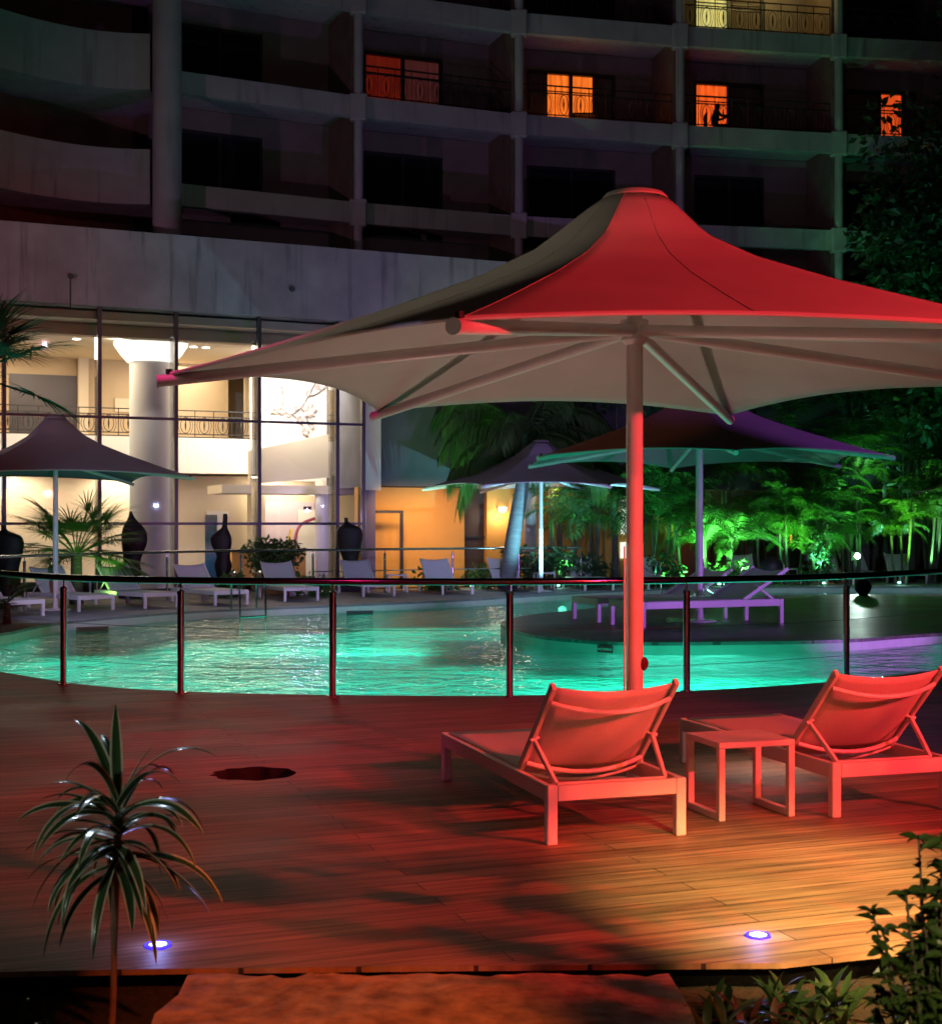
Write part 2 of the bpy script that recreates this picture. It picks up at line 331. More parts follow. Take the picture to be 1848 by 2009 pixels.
near_s = smooth_line(near_edge, 8); far_s = smooth_line(far_edge, 8); isl_s = smooth_line(island, 6, True)
WZ = -0.17; BZ = -0.52
def poly(name, loops, z, m, up=True):
    ls = [[Vector((p[0], p[1], 0)) for p in lp] for lp in loops]
    tri = geometry.tessellate_polygon(ls); vs = [(p.x, p.y, z) for lp in ls for p in lp]
    fs = []
    for t_ in tri:
        a_, b_, c_ = (Vector(vs[i]) for i in t_)
        if (b_-a_).cross(c_-a_).z < 0: t_ = t_[::-1]
        fs.append(tuple(t_))
    return MB().add(vs, fs)
def skirt(mb, line, z0, z1, closed=False):
    m = len(line); vs = [(p[0], p[1], z) for p in line for z in (z0, z1)]
    fs = [(2*i, 2*((i+1) % m), 2*((i+1) % m)+1, 2*i+1) for i in range(m if closed else m-1)]
    return mb.add(vs, fs)
# main deck: from its front edge to the pool
front = [(-9, 4.95), (-3, 5.22), (-1.2, 5.33), (0, 5.37), (1.2, 5.40), (1.9, 5.62), (2.6, 6.0), (6, 6.3), (24, 6.6)]
hc_ = G(498, 1518); hole = [(hc_.x + (0.285 + 0.02*math.sin(3*k))*math.cos(k*math.pi/12), hc_.y + (0.26+0.02*math.cos(2*k))*math.sin(k*math.pi/12)) for k in range(24)]
hole = [(p.x, p.y) for p in smooth_line(hole, 3, True)]
deck_loop = front + [(24, 23.5)] + [(p.x, p.y) for p in reversed(near_s)] + [(-8.3, 18.6), (-14, 19.5), (-14, 4.9)]
mb = poly("deck", [deck_loop, hole], 0.0, None); skirt(mb, front, -0.022, 0.0); skirt(mb, near_s, -0.10, 0.0);
tag(mb.build("deck", M_deck), kind='structure')
mb = MB(); skirt(mb, [(x, y+.12) for x, y in front], -1.0, -0.023)
mb.add([(hc_.x-.5, hc_.y-.5, -.7), (hc_.x+.5, hc_.y-.5, -.7), (hc_.x+.5, hc_.y+.5, -.7), (hc_.x-.5, hc_.y+.5, -.7)], [(0,1,2,3)])
tag(mb.build("deck_underside", M_soil), kind='structure')
mb = MB(); skirt(mb, hole, -0.69, -0.001, True); tag(mb.build("deck_opening", M_pit), kind='structure')
# far pavement beyond the pool
far_loop = [(p.x, p.y) for p in far_s] + [(-8.3, 18.6), (-14, 19.5), (-30, 20), (-30, 60), (40, 60), (40, 20), (24, 23.5), (17, 23.0)]
mb = poly("pavement", [far_loop], 0.0, None); skirt(mb, far_s, -0.045, 0.0)
tag(mb.build("pavement", M_paving), kind='structure')
mb = poly("island_deck", [isl_s], 0.0, None); skirt(mb, isl_s, -0.05, 0.0, True)
tag(mb.build("island_deck", M_island), kind='structure')
def inset(line, d):
    out = []; m = len(line)
    for i in range(m):
        a_ = Vector(line[max(i-1, 0)]).to_2d(); b_ = Vector(line[min(i+1, m-1)]).to_2d(); t_ = (b_-a_).normalized(); out.append(Vector(line[i]).to_2d() + Vector((t_.y, -t_.x))*d)
    return out
pool_loop = [(p.x, p.y) for p in near_s] + [(p.x, p.y) for p in far_s]
mb = MB(); wl = [Vector((p.x, p.y)) for p in near_s] + [Vector((p.x, p.y)) for p in far_s]
skirt(mb, wl, BZ, -0.045, True); skirt(mb, isl_s, BZ, -0.05, True)
tag(mb.build("pool_wall", M_coping), kind='structure')
big = [(-12, 12), (20, 12), (20, 42), (-12, 42)]
tag(poly("pool_floor", [big], BZ, None).build("pool_floor", M_tile), kind='structure')
mb = MB(); skirt(mb, [Vector(p)+Vector((0, 0)) for p in inset(wl, 0.012)], BZ+0.01, WZ-0.03, True); skirt(mb, inset([Vector((p.x,p.y)) for p in isl_s], 0.012), BZ+0.01, WZ-0.03, True)
tag(mb.build("pool_lining", M_tile), kind='structure')
tag(poly("water", [pool_loop], WZ, None).build("water", M_water), kind='structure')
# ground below everything
mb = MB(); nx = 60
xs = [-14 + 28*i/nx for i in range(nx+1)]; ys = [-2 + 8.2*i/24 for i in range(25)]
for y in ys:
    for x in xs: mb.v.append((x, y, -0.16 + 0.05*random.random()))
for j in range(24):
    for i in range(nx): a_ = j*(nx+1)+i; mb.f.append((a_, a_+1, a_+nx+2, a_+nx+1))
tag(mb.build("soil", M_soil, smooth=True), kind='structure')
mb = MB(); mb.add([(-150,-60,-1.0),(150,-60,-1.0),(150,160,-1.0),(-150,160,-1.0)], [(0,1,2,3)])
tag(mb.build("ground", M_soil), kind='structure')
# underwater lamps
def pool_lamp(x, y, toward, power, label):
    p = Vector((x, y, -0.36)); t_ = (Vector((toward[0], toward[1], -0.5)) - p).normalized()
    o = thing("pool_light", p, label, "pool light", "underwater pool lights")
    M = t_.to_track_quat('Z', 'Y').to_matrix()
    for nm_, r_, z_, mt in (("housing", 0.13, 0.0, M_steel), ("lens", 0.10, 0.022, M_poolens)):
        mbx = MB().lathe([(0, z_-0.02 if nm_ == "housing" else z_), (r_, z_), (r_*0.9, z_+0.02), (0, z_+0.022)], n=16)
        mbx.v = [tuple(M @ Vector(v)) for v in mbx.v]; mbx.build(nm_, mt, o)
    lamp('SPOT', p + t_*0.06, power, (0.42, 1.0, 0.80), p + t_*3, 0.1, 150, 0.6)
PW = 60
pool_lamp(-2.0, 14.1, (-2, 20), PW, "underwater light in the near pool wall below the second steel post from left")
pool_lamp(2.3, 14.5, (2.4, 20), PW, "underwater light in the near pool wall below the thick red-lit umbrella pole")
pool_lamp(5.6, 16.6, (6, 22), PW, "underwater light in the near pool wall right of the last steel post")
pool_lamp(2.2, 33.6, (2, 25), PW, "underwater light in the far pool wall below the back umbrella pole")
def inside(pt, loop):
    c_ = False; m_ = len(loop)
    for i in range(m_):
        (x1, y1), (x2, y2) = loop[i][:2], loop[(i+1) % m_][:2]
        if (y1 > pt[1]) != (y2 > pt[1]) and pt[0] < (x2-x1)*(pt[1]-y1)/(y2-y1)+x1: c_ = not c_
    return c_
isl2 = [(p.x, p.y) for p in isl_s]; GS = 1.6
for i in range(17):
    for j in range(18):
        x_, y_ = -8 + GS*i, 14.6 + GS*j
        if x_/y_ > .40 or x_/y_ < -.46: continue
        if all(inside((x_+dx*.7, y_+dy*.7), pool_loop) and not inside((x_+dx*.7, y_+dy*.7), isl2) for dx, dy in ((-1,-1), (1,-1), (-1,1), (1,1), (0,0))):
            w_ = (0.78 if x_ < 1 else 0.5)*17*(0.75 + 0.45*math.sin(x_*.9+1.0)*math.cos(y_*.55)) + 50*math.exp(-((x_-3.0)**2+(y_-18)**2)/4) + 26*math.exp(-((x_+1.6)**2/6+(y_-24.5)**2/.8)) + 30*math.exp(-((x_-1)**2/30+(y_-31.5)**2/4))
            lamp('AREA', (x_, y_, WZ-.02), w_, (0.22, 0.97, 0.82), (x_, y_, -2), size=GS)  # unseen downward lamps, added below the surface to brighten the pool floor

# stone slab in front of the deck
mb = MB(); rr = random.Random(3)
outl = []
for i in range(41): t_ = i/40; outl.append((-1.07 + 1.82*t_, 5.275 + rr.uniform(-.012, .012) - (0.03 if i in (8, 9, 38) else 0) + 0.012*math.sin(i*.7)))
outl += [(0.755, 5.2), (0.77, 4.9), (0.76, 4.4), (0.78, 3.4), (-1.0, 3.4), (-1.09, 4.3), (-1.075, 4.6), (-1.10, 4.85), (-1.06, 5.05)]
gx = poly("slab", [outl], -0.004, None); skirt(gx, [Vector(p) for p in outl], -0.2, -0.004, True)
tag(gx.build("stone_slab", M_slab), "rough edged stone step lying in the dark soil in front of the deck", "stepping stone")

# recessed deck lights
def deck_light(x, y, label, lit=True):
    p = G(x, y); o = thing("deck_light", p, label, "deck light", "recessed blue lights at the deck front")
    MB().lathe([(0.052, 0), (0.052, 0.008), (0.036, 0.010), (0.036, 0)], n=24).build("rim", M_bluering, o, True)
    MB().lathe([(0, 0.005), (0.036, 0.006), (0.02, 0.012), (0, 0.013)], n=20).build("lens", M_blue, o, True)
    lamp('POINT', (p.x, p.y, 0.07), 1.2, (0.3, 0.35, 1.0), size=0.03)
deck_light(310, 1857, "recessed blue-white deck light beside the striped leaf plant")
deck_light(1487, 1838, "recessed blue-white deck light in the warm yellow pool of light at right")

# ------------------------------------------------------------------ sun lounger
def make_lounger(label, cat="sun lounger", group="sun loungers on the pool decks"):
    o = thing("sun_lounger", (0, 0, 0), label, cat, group)
    w, L, h = 0.405, 2.0, 0.315
    fr = MB()
    for s_ in (-1, 1): fr.box((s_*w - (0.035 if s_ > 0 else 0), 0.055, h-0.085), (s_*w + (0.035 if s_ < 0 else 0), L-0.055, h), None, 0.004)
    fr.box((-w+0.06, 0.0, h-0.085), (w-0.06, 0.04, h-0.002), None, 0.004)
    fr.box((-w+0.06, L-0.04, h-0.085), (w-0.06, L, h-0.002), None, 0.004)
    fr.box((-w+0.036, 0.70, h-0.07), (w-0.036, 0.74, h-0.03)); fr.box((-w+0.036, 1.45, h-0.07), (w-0.036, 1.49, h-0.03))
    fr.build("frame", M_white, o)
    for sx in (-1, 1):
        for y0 in (0.0, L-0.055):
            x0 = -w if sx < 0 else w-0.058
            lg = MB().box((x0, y0, 0.0), (x0+0.058, y0+0.054, h+0.002), None, 0.005)
            lg.box((x0+0.012, y0-0.003 if y0 == 0 else y0+0.054, 0.012), (x0+0.046, y0 if y0 == 0 else y0+0.057, 0.05))
            lg.build("leg", M_white, o)
    # seat sling from hinge to foot, slight sag
    hy = 0.56; ns = 8; nl = 12; mb = MB(); vs = []
    for j in range(nl+1):
        for i in range(ns+1):
            u = i/ns; v = j/nl; vs.append((-w+0.038 + u*(2*w-0.076), hy + v*(L-0.06-hy), h+0.006 - 0.02*math.sin(math.pi*u)*math.sin(math.pi*min(1, v*1.0+0.02))))
    fs = [(j*(ns+1)+i, j*(ns+1)+i+1, (j+1)*(ns+1)+i+1, (j+1)*(ns+1)+i) for j in range(nl) for i in range(ns)]
    so = mb.add(vs, fs).build("seat_sling", M_sling, o, True)
    sd = so.modifiers.new("thick", 'SOLIDIFY'); sd.thickness = 0.005
    # backrest
    an = R(45); bl = 0.74; wb = w - 0.045
    def B(u, v, d=0.0):                       # u across -1..1, v along 0..1, d outward (behind)
        return Vector((u*wb, hy - v*bl*math.cos(an) + d*math.sin(an)*-1, h-0.005 + v*bl*math.sin(an) - d*math.cos(an)))
    bm_ = MB(); ns = 12; nl = 12; vs = []
    for j in range(nl+1):
        for i in range(ns+1):
            u = -0.97 + 1.94*i/ns; v = 0.02 + 0.98*j/nl
            sag = 0.055*(1-u*u)*(0.5+0.5*math.sin(math.pi*v))
            vs.append(B(u, v - 0.035*(1-u*u)*(j/nl), sag))
    fs = [(j*(ns+1)+i, j*(ns+1)+i+1, (j+1)*(ns+1)+i+1, (j+1)*(ns+1)+i) for j in range(nl) for i in range(ns)]
    b = bm_.add(vs, fs).build("backrest", M_sling, o, True); sd = b.modifiers.new("thick", 'SOLIDIFY'); sd.thickness = 0.005
    for s_ in (-1, 1): MB().bar(B(s_, 0), B(s_, 1.015), 0.028, 0.045, bev=0.004).build("side_bar", M_white, b)
    for v_ in (0.86, 0.13):
        MB().tube([B(-0.97 + 1.94*i/10, v_ - 0.0*i, 0.022 + 0.085*(1-(-0.97+1.94*i/10)**2)) for i in range(11)], 0.0135, 8).build("cross_bar", M_white, b, True)
    hb = MB().tube([Vector((u*wb*.97, hy-0.02, h-0.02-0.055*(1-u*u))) for u in [-1+2*i/10 for i in range(11)]], 0.008, 6); hb.build("hinge_bar", M_white, o, True)
    pb = MB()
    for s_ in (-1, 1):
        pb.bar(B(s_*0.99, 0.40, 0.03) + Vector((s_*0.0, 0, 0)), Vector((s_*(w-0.085), 0.09, h-0.012)), 0.022, 0.03, bev=0.003)
        pb.tube([B(s_*0.9, 0.41, 0.0), B(s_*1.06, 0.41, 0.03)], 0.012, 8)
    pb.bar((-(w-0.085), 0.09, h-0.012), ((w-0.085), 0.09, h-0.012), 0.03, 0.022, bev=0.003)
    pb.build("prop_bail", M_white, o)
    return o
L0 = make_lounger("white sun lounger with red lit backrest, nearer and left of the white side table")
L0.location = ((0.4056+1.1755)/2, (7.35+7.64)/2, 0); L0.rotation_euler.z = R(17.6)
def lounger(x, y, rz, label, scale=1.0, group=None):
    o = copy_tree(L0); o.location = (x, y, 0); o.rotation_euler = (0, 0, rz); o.scale = (scale,)*3; o['label'] = label
    if group: o['group'] = group
    return o
a_ = G(1637, 1606); ax = Vector((-math.sin(R(17.6)), math.cos(R(17.6)))); pr = Vector((ax.y, -ax.x))
lounger(a_.x + pr.x*0.405 - 0.01, a_.y + pr.y*0.405, R(17.6), "white sun lounger with red lit backrest, right of the white side table")
def far_l(fx, fy, dx, dy, label, sc=1.0):
    p = G(fx, fy); d = Vector((dx, dy)).normalized(); o = lounger(p.x - d.x*2*sc, p.y - d.y*2*sc, math.atan2(-d.x, d.y), label, sc, "sun loungers along the far side of the pool"); return o
far_l(50, 1211, .75, -.66, "sun lounger at the left edge with only its foot end in view")
far_l(190, 1199, .72, -.69, "sun lounger with its backrest behind the left umbrella pole")
far_l(318, 1193, .70, -.71, "sun lounger in front of the dark statue that stands in the fan palm leaves")
far_l(455, 1188, .62, -.78, "sun lounger in front of the narrow necked statue, left of the pool ladder")
far_l(592, 1180, .42, -.9, "sun lounger in front of the round potted bush")
far_l(744, 1171, .38, -.92, "sun lounger in front of the broad dark statue at the end of the glass wall")
far_l(898, 1167, .32, -.95, "sun lounger in front of the plain orange wall and dark door")
far_l(1030, 1163, .30, -.95, "sun lounger just left of the back umbrella pole in front of the leaning palm trunk")
far_l(1176, 1159, .22, -.97, "sun lounger right of the back umbrella pole in front of the thin green palm stems")
far_l(1300, 1157, .15, -.98, "sun lounger partly hidden just right of the thick red-lit umbrella pole")
far_l(1462, 1149, -.1, -.99, "sun lounger with teal lit backrest left of the black ball ornament")
far_l(1648, 1147, .0, -1, "dim sun lounger left of the bright star-like floodlight")
far_l(1792, 1145, -.05, -.99, "sun lounger at the far right edge facing the pool")
far_l(1716, 1144, .1, -1, "shadowy sun lounger just right of the bright star-like floodlight")
def lat_l(xa, ya, xb, yb, label):
    a_ = G(xa, ya); b_ = G(xb, yb); d = (a_ - b_).to_2d(); sc = d.length/2
    o = lounger(b_.x, b_.y, math.atan2(-d.x, d.y), label, sc, "sun loungers on the pool island"); lower_back(o); return o
def lower_back(o):
    for ch in o.children:
        if ch.name.startswith("backrest"): h_, y_, t_ = 0.31, 0.56, R(15)
        elif ch.name.startswith("prop_bail"): h_, y_, t_ = 0.303, 0.09, R(-8)
        else: continue
        ch.matrix_local = Matrix.Translation((0, y_, h_)) @ Matrix.Rotation(t_, 4, 'X') @ Matrix.Translation((0, -y_, -h_))
lat_l(1226, 1230, 1500, 1221, "violet lit sun lounger on the island, the nearer one, its head raised to the right")
lat_l(1146, 1218, 1398, 1211, "violet lit sun lounger on the island behind the nearer one")

# ------------------------------------------------------------------ side table
def make_table(label):
    o = thing("side_table", (0, 0, 0), label, "side table", "white side tables beside the loungers")
    w, d, h = 0.245, 0.215, 0.45
    MB().box((-w, -d, h-0.035), (w, d, h), None, 0.004).build("table_top", M_white, o)
    for s_ in (-1, 1):
        x0 = s_*w - (0.04 if s_ > 0 else 0); x1 = x0+0.04; m_ = MB()
        m_.box((x0, -d, 0), (x1, -d+0.04, h-0.036), None, 0.003); m_.box((x0, d-0.04, 0), (x1, d, h-0.036), None, 0.003)
        m_.box((x0, -d+0.041, 0), (x1, d-0.041, 0.04), None, 0.003); m_.build("leg_loop", M_white, o)
    return o
T0 = make_table("white side table between the two red lit loungers")
pa = G(1411, 1613); T0.location = (pa.x + pr.x*0.245 + ax.x*0.215 + 0.0, pa.y + pr.y*0.245 + ax.y*0.215, 0); T0.rotation_euler.z = R(17.6)
def table(x, y, rz, label, group=None):
    o = copy_tree(T0); p = G(x, y); o.location = (p.x, p.y, 0); o.rotation_euler.z = rz; o['label'] = label
    return o
table(778, 1162, R(14), "small side table in front of the orange wall, right of the broad dark statue")
table(1068, 1157, R(10), "small side table at the foot of the back umbrella pole")
table(150, 1178, R(-30), "small side table between the two leftmost far loungers")
table(1552, 1146, R(0), "small side table right of the black ball ornament")

# ------------------------------------------------------------------ umbrellas
HP = [(0, 1.0), (.06, .90), (.157, .715), (.3, .55), (.5, .375), (.757, .175), (.9, .07), (1, 0)]
def hprof(s_):
    for (a, b), (c_, d) in zip(HP, HP[1:]):
        if s_ <= c_: t_ = (s_-a)/(c_-a); return b + (d-b)*t_
    return 0.0
M_seam = mat('seam_thread', (.50, .47, .44), .8)
def make_umbrella(loc, label, phi, Rr=2.95, ht=2.63, hp=3.84, n=6, hub=3.02, mat_c=None, pr_=0.056, detail=True, group="umbrellas round the pool"):
    mat_c = mat_c or M_canopy
    o = thing("patio_umbrella", loc, label, "umbrella", group)
    MB().lathe([(pr_, 0.012), (pr_, 1.58), (pr_*1.0, 1.581), (pr_*0.96, 1.585), (pr_*0.96, hub), (0.05, hub+0.02), (0.04, hp-0.1), (0, hp-0.1)], n=28).build("pole", M_white, o, True)
    MB().lathe([(0, 0.0), (0.30, 0.0), (0.30, 0.018), (pr_+0.03, 0.02), (pr_+0.002, 0.06)], n=28).build("base_plate", M_white, o, True)
    hb = MB().lathe([(pr_, hub-0.16), (pr_+0.03, hub-0.13), (pr_+0.035, hub-0.02), (pr_+0.03, hub), (0.03, hub+0.01)], n=24); hb.build("hub", M_white, o, True)
    if detail:
        kn = MB().tube([(pr_*0.9, -0.01, 0.80), (pr_+0.012, -0.015, 0.80)], [0.045, 0.042], 14); kn.tube([(pr_+0.012, -0.015, 0.80), (pr_+0.022, -0.02, 0.80)], [0.042, 0.028], 14); kn.build("crank_housing", mat("maroon_plastic", (0.12, 0.01, 0.03), 0.3), o, True)
        MB().tube([(-pr_-0.012, -0.02, 0.5), (-pr_-0.012, -0.02, 1.56)], 0.006, 6).build("cable_rod", M_white, o, True)
    r0 = 0.20; NS, NT = 24, 16; vs = []; fs = []
    tips = [Vector((Rr*math.cos(phi + 2*math.pi*k/n), Rr*math.sin(phi + 2*math.pi*k/n), ht)) for k in range(n)]
    ring = n*NT
    for i in range(NS+1):
        s_ = i/NS
        for k in range(n):
            for j in range(NT):
                t_ = j/NT; a_ = phi + 2*math.pi*(k+t_)/n; top = Vector((r0*math.cos(a_), r0*math.sin(a_), 0))
                e = tips[k].lerp(tips[(k+1) % n], t_); arch = 4*t_*(1-t_)
                e2 = Vector((e.x, e.y, 0))*(1 - 0.085*arch)
                p = top.lerp(e2, s_)
                crease = 1 - 0.03*arch**0.8*math.sin(math.pi*min(1, s_*1.05))
                z = ht + (hp - 0.03 - ht)*hprof(s_)*crease + 0.085*arch*s_
                vs.append((p.x, p.y, z))
    for i in range(NS):
        for k in range(ring):
            k2 = (k+1) % ring; fs.append((i*ring+k, (i+1)*ring+k, (i+1)*ring+k2, i*ring+k2))
    cn = MB().add(vs, fs).build("canopy", mat_c, o, True); sd = cn.modifiers.new("thick", 'SOLIDIFY'); sd.thickness = 0.012; sd.offset = -1
    if detail:
        for k in range(n):
            for j in (0, NT//2):
                MB().tube([Vector(vs[i*ring + k*NT + j]) + Vector((0, 0, .001)) for i in range(NS+1)], 0.0014, 5).build("seam", M_seam, cn, True)
    hem = MB().tube([vs[NS*ring+k] for k in range(ring)] + [vs[NS*ring]], 0.012, 6); hem.build("hem", mat_c, cn, True)
    MB().lathe([(r0+0.004, hp-0.065), (r0+0.012, hp-0.03), (r0-0.01, hp-0.005), (0.1, hp+0.02), (0, hp+0.028)], n=32).build("top_cap", mat_c, cn, True)
    for k in range(n):
        d = Vector((math.cos(phi+2*math.pi*k/n), math.sin(phi+2*math.pi*k/n), 0)); a_ = d*(pr_*0.8) + Vector((0,0,hub-0.07)); b_ = tips[k] + d*0.06 + Vector((0,0,-0.045))
        rb = MB().tube([a_, a_.lerp(b_, .5), b_], [0.038, 0.038, 0.037], 14).build("rib", M_white, o, True)
        MB().tube([b_, b_ + d*0.012], [0.040, 0.040], 14).build("end_cap", M_white, rb, True)
        MB().tube([b_ + Vector((0,0,.045)) - d*.06, b_ + Vector((0,0,.075)) - d*.06], 0.022, 8).build("clamp", M_black, rb, True)
    return o
U1 = make_umbrella((1.058, 9.017, 0), "large umbrella with red lit canopy and thick pole behind the near lounger", R(-112.1))
make_umbrella(tuple(G(109, 1197)), "grey umbrella at the left edge in front of the lobby glass", R(-106), n=4, mat_c=M_canopy_dk, detail=False, pr_=0.052)
make_umbrella(tuple(G(1061, 1160)), "grey umbrella with cyan lit underside in front of the orange wall", R(0), mat_c=M_canopy_dk, detail=False, pr_=0.052, hp=3.84)
make_umbrella(tuple(G(1372, 1219)), "violet topped umbrella with green lit underside standing on the island", R(-90), Rr=3.3, ht=2.83, hp=4.15, hub=3.3, detail=False, pr_=0.066, mat_c=canopy_mat("brown_canopy_fabric", (0.40, 0.34, 0.33)))
make_umbrella((15.6, 39.5, 0), "umbrella cut by the right edge with only a rib end in view", R(0), detail=False)

# ------------------------------------------------------------------ railings
def rail_thing(name, label, pts, hgt, posts, cables=(), pr_=0.024, rr_=0.03, mat_r=None, cat="railing"):
    o = thing(name, (pts[len(pts)//2][0], pts[len(pts)//2][1], 0), label, cat)
    sm = smooth_line([(p[0], p[1], hgt) for p in pts], 8)
    MB().tube(sm, rr_, 12).build("handrail", mat_r or M_steel_dk, o, True, True)
    for (x, y) in posts:
        m_ = MB().lathe([(pr_*1.9, 0.0), (pr_*1.9, 0.012), (pr_, 0.014), (pr_, hgt-0.14), (pr_*1.12, hgt-0.138), (pr_*1.12, hgt-0.11), (pr_*0.5, hgt-0.095), (0.008, hgt-0.09), (0.008, hgt-0.02)], (x, y, 0), 14)
        m_.build("post", M_steel, o, True, True)
    for h_ in cables:
        cb = MB()
        for a_, b_ in zip(posts, posts[1:]): cb.tube([(a_[0], a_[1], h_), ((a_[0]+b_[0])/2, (a_[1]+b_[1])/2, h_-0.008), (b_[0], b_[1], h_)], 0.0028, 5)
        cb.build("cable", M_cable, o, True, True)
    return o
posts = [(-6.1, 16.9)] + [g2(x, y) for x, y in ((125,1343),(355,1360),(653,1367),(1000,1368),(1347,1358),(1660,1335))] + [(6.15, 17.3), (8.4, 19.4)]
rail_thing("pool_railing", "dark curved handrail on steel posts along the near pool edge", [(-7.4, 18.6)] + posts, 1.137, posts, (0.27, 0.66), 0.036, 0.035)
def rp(x, z): return ((x-CX)*z/F, z)
fp = [rp(-90, 25), rp(48, 27.4), rp(190, 29.6), rp(328, 31.3), rp(473, 32.8), rp(614, 33.9), rp(755, 34.9), rp(888, 35.8), rp(1018, 36.5), rp(1140, 37.1)]
fr_ = rail_thing("terrace_railing", "bright steel railing behind the far loungers in front of the glass wall", fp, 1.08, fp, (), 0.03, 0.03, M_steel)
mbx = MB()
for a_, b_ in zip(fp[5:], fp[6:]): mbx.tube([(a_[0], a_[1], .55), (b_[0], b_[1], .55)], 0.015, 6)
mbx.build("mid_rail", M_steel, fr_, True, True)

def ladder(p0, p1, dirw, label, h=0.75):
    """two hooped handrails standing on the edge and bending down into the water"""
    o = thing("pool_ladder", ((p0[0]+p1[0])/2, (p0[1]+p1[1])/2, 0), label, "pool ladder", "steel pool ladders")
    for p in (p0, p1):
        d = Vector((dirw[0], dirw[1], 0)).normalized(); q = Vector((p[0], p[1], 0))
        pts = [q - d*0.55, q - d*0.55 + Vector((0,0,h*.72)), q - d*0.45 + Vector((0,0,h*.93)), q - d*0.28 + Vector((0,0,h)), q - d*.12 + Vector((0,0,h*.93)), q + d*0.02 + Vector((0,0,h*.72)), q + d*0.10 + Vector((0,0,.15)), q + d*0.12 + Vector((0,0,-.5))]
        MB().tube(smooth_line(pts, 5), 0.022, 8).build("hoop", M_steel, o, True, True)
    st = MB(); q0 = Vector((p0[0], p0[1], -0.12)) + Vector((dirw[0], dirw[1], 0)).normalized()*0.12; q1 = Vector((p1[0], p1[1], -0.12)) + Vector((dirw[0], dirw[1], 0)).normalized()*0.12
    st.tube([q0, q1], 0.02, 8); st.build("step", M_steel, o, True, True)
ladder(g2(468, 1199), g2(518, 1196), (0.45, -1), "steel pool ladder beside the far lounger, left of the potted bush")
ladder(g2(1236, 1161), g2(1296, 1158), (0.1, -1), "steel pool ladder on the far pool edge just right of the thick red-lit pole")

# ------------------------------------------------------------------ lobby pavilion (frame: s along the glass, d into the building, h up)
KF = 4.2e-6; VPX = 7250.0
def zf(x): return 1.0/(KF*(VPX - x))
O0 = Vector(((0-CX)*zf(0)/F, zf(0))); O1 = Vector(((900-CX)*zf(900)/F, zf(900))); U = (O1-O0).normalized(); N = Vector((-U.y, U.x))   # N points into the building
def SD(x, d):                                     # s of the point seen in column x on the plane d behind the glass
    k = (x-CX)/F; q = O0 + N*d                    # (q + U s).x = k (q + U s).y
    return (k*q.y - q.x)/(U.x - k*U.y)
def ZD(x, d): return (O0 + N*d + U*SD(x, d)).y
def HD(x, y, d): return HC - (y-HY)*ZD(x, d)/F
FM = Matrix(((U.x, N.x, 0, O0.x), (U.y, N.y, 0, O0.y), (0, 0, 1, 0), (0, 0, 0, 1)))
def fb(mb, s0, s1, d0, d1, h0, h1, bev=0.0): return mb.box((s0, d0, h0), (s1, d1, h1), FM, bev)
def FP(s, d, h): return FM @ Vector((s, d, h))
lob = thing("lobby_pavilion", FP(9, 0, 0), "pale concrete pavilion with tall lit glass wall left of the orange wall", "building")
FB, FT = 6.96, 8.82; SL = SD(-260, 0); SR = SD(712, 0); SE = SD(2400, 0)
fb(MB(), SL, SE, -0.25, 0.35, FB, FT).build("fascia", M_fascia, lob, bake=True)
fb(MB(), SL, SE, 0.36, 9, FT-0.3, FT-0.02).build("roof", M_conc, lob, bake=True)
for x, y in ((138, 541), (572, 566), (1000, 600)):
    s_ = SD(x, -0.25); h_ = HD(x, y, -0.25)
    m_ = MB().tube([FP(s_, -0.26, h_), FP(s_, -0.34, h_-0.02)], 0.07, 10); fb(m_, s_-0.015, s_+0.015, -0.262, -0.256, h_-0.75, h_-0.06) if x == 138 else None
    m_.build("drain_spout", M_black, lob, bake=True)
CEIL = 6.72; DB = 11.5
fb(MB(), SL, SR+9, 0.05, DB, -0.14, 0.0).build("lobby_floor", M_ofloor, lob, bake=True)
fb(MB(), SL, SR+9, 0.36, DB, CEIL, CEIL+0.2).build("lobby_ceiling", M_cream, lob, bake=True)
fb(MB(), SL, SR, 1.1, 1.5, 6.42, CEIL-0.002).build("ceiling_beam", M_beige, lob, bake=True)
fb(MB(), SL, SR+9, DB, DB+.2, 0, CEIL).build("back_wall", M_beige, lob, bake=True)
fb(MB(), SR+0.05, SR+0.5, 0.0, 0.3, 2.6, FB-0.002).build("end_pilaster", M_cream, lob, bake=True)
fb(MB(), SR+6, SR+6.3, 1.2, DB-.003, 0.0, CEIL-.003).build("side_wall", M_beige, lob, bake=True)
mul = [-190, -90, 8, 195, 345, 508, 661, 712]
ss = [SD(x, 0) for x in mul]
for x, s_ in zip(mul, ss):
    fb(MB(), s_-0.045, s_+0.045, -0.08, 0.10, 0, FB-0.004).build("mullion", M_mull, lob, bake=True)
for h_ in (4.30, 1.72):
    fb(MB(), SL, SR+0.03, -0.10, -0.082, h_-0.035, h_+0.035).build("transom", M_mull, lob, bake=True)
for a_, b_ in zip(ss, ss[1:]):
    for h0, h1 in ((0.03, 1.68), (1.76, 4.26), (4.34, FB-.01)):
        fb(MB(), a_+0.047, b_-0.047, 0.0, 0.012, h0, h1).build("glass_pane", M_glass, lob, bake=True)
for s_ in ss[1:-1]:
    fb(MB(), s_-0.012, s_+0.012, 0.12, 0.72, 0.02, 6.40).build("glass_fin", M_fin_glass, lob, bake=True)
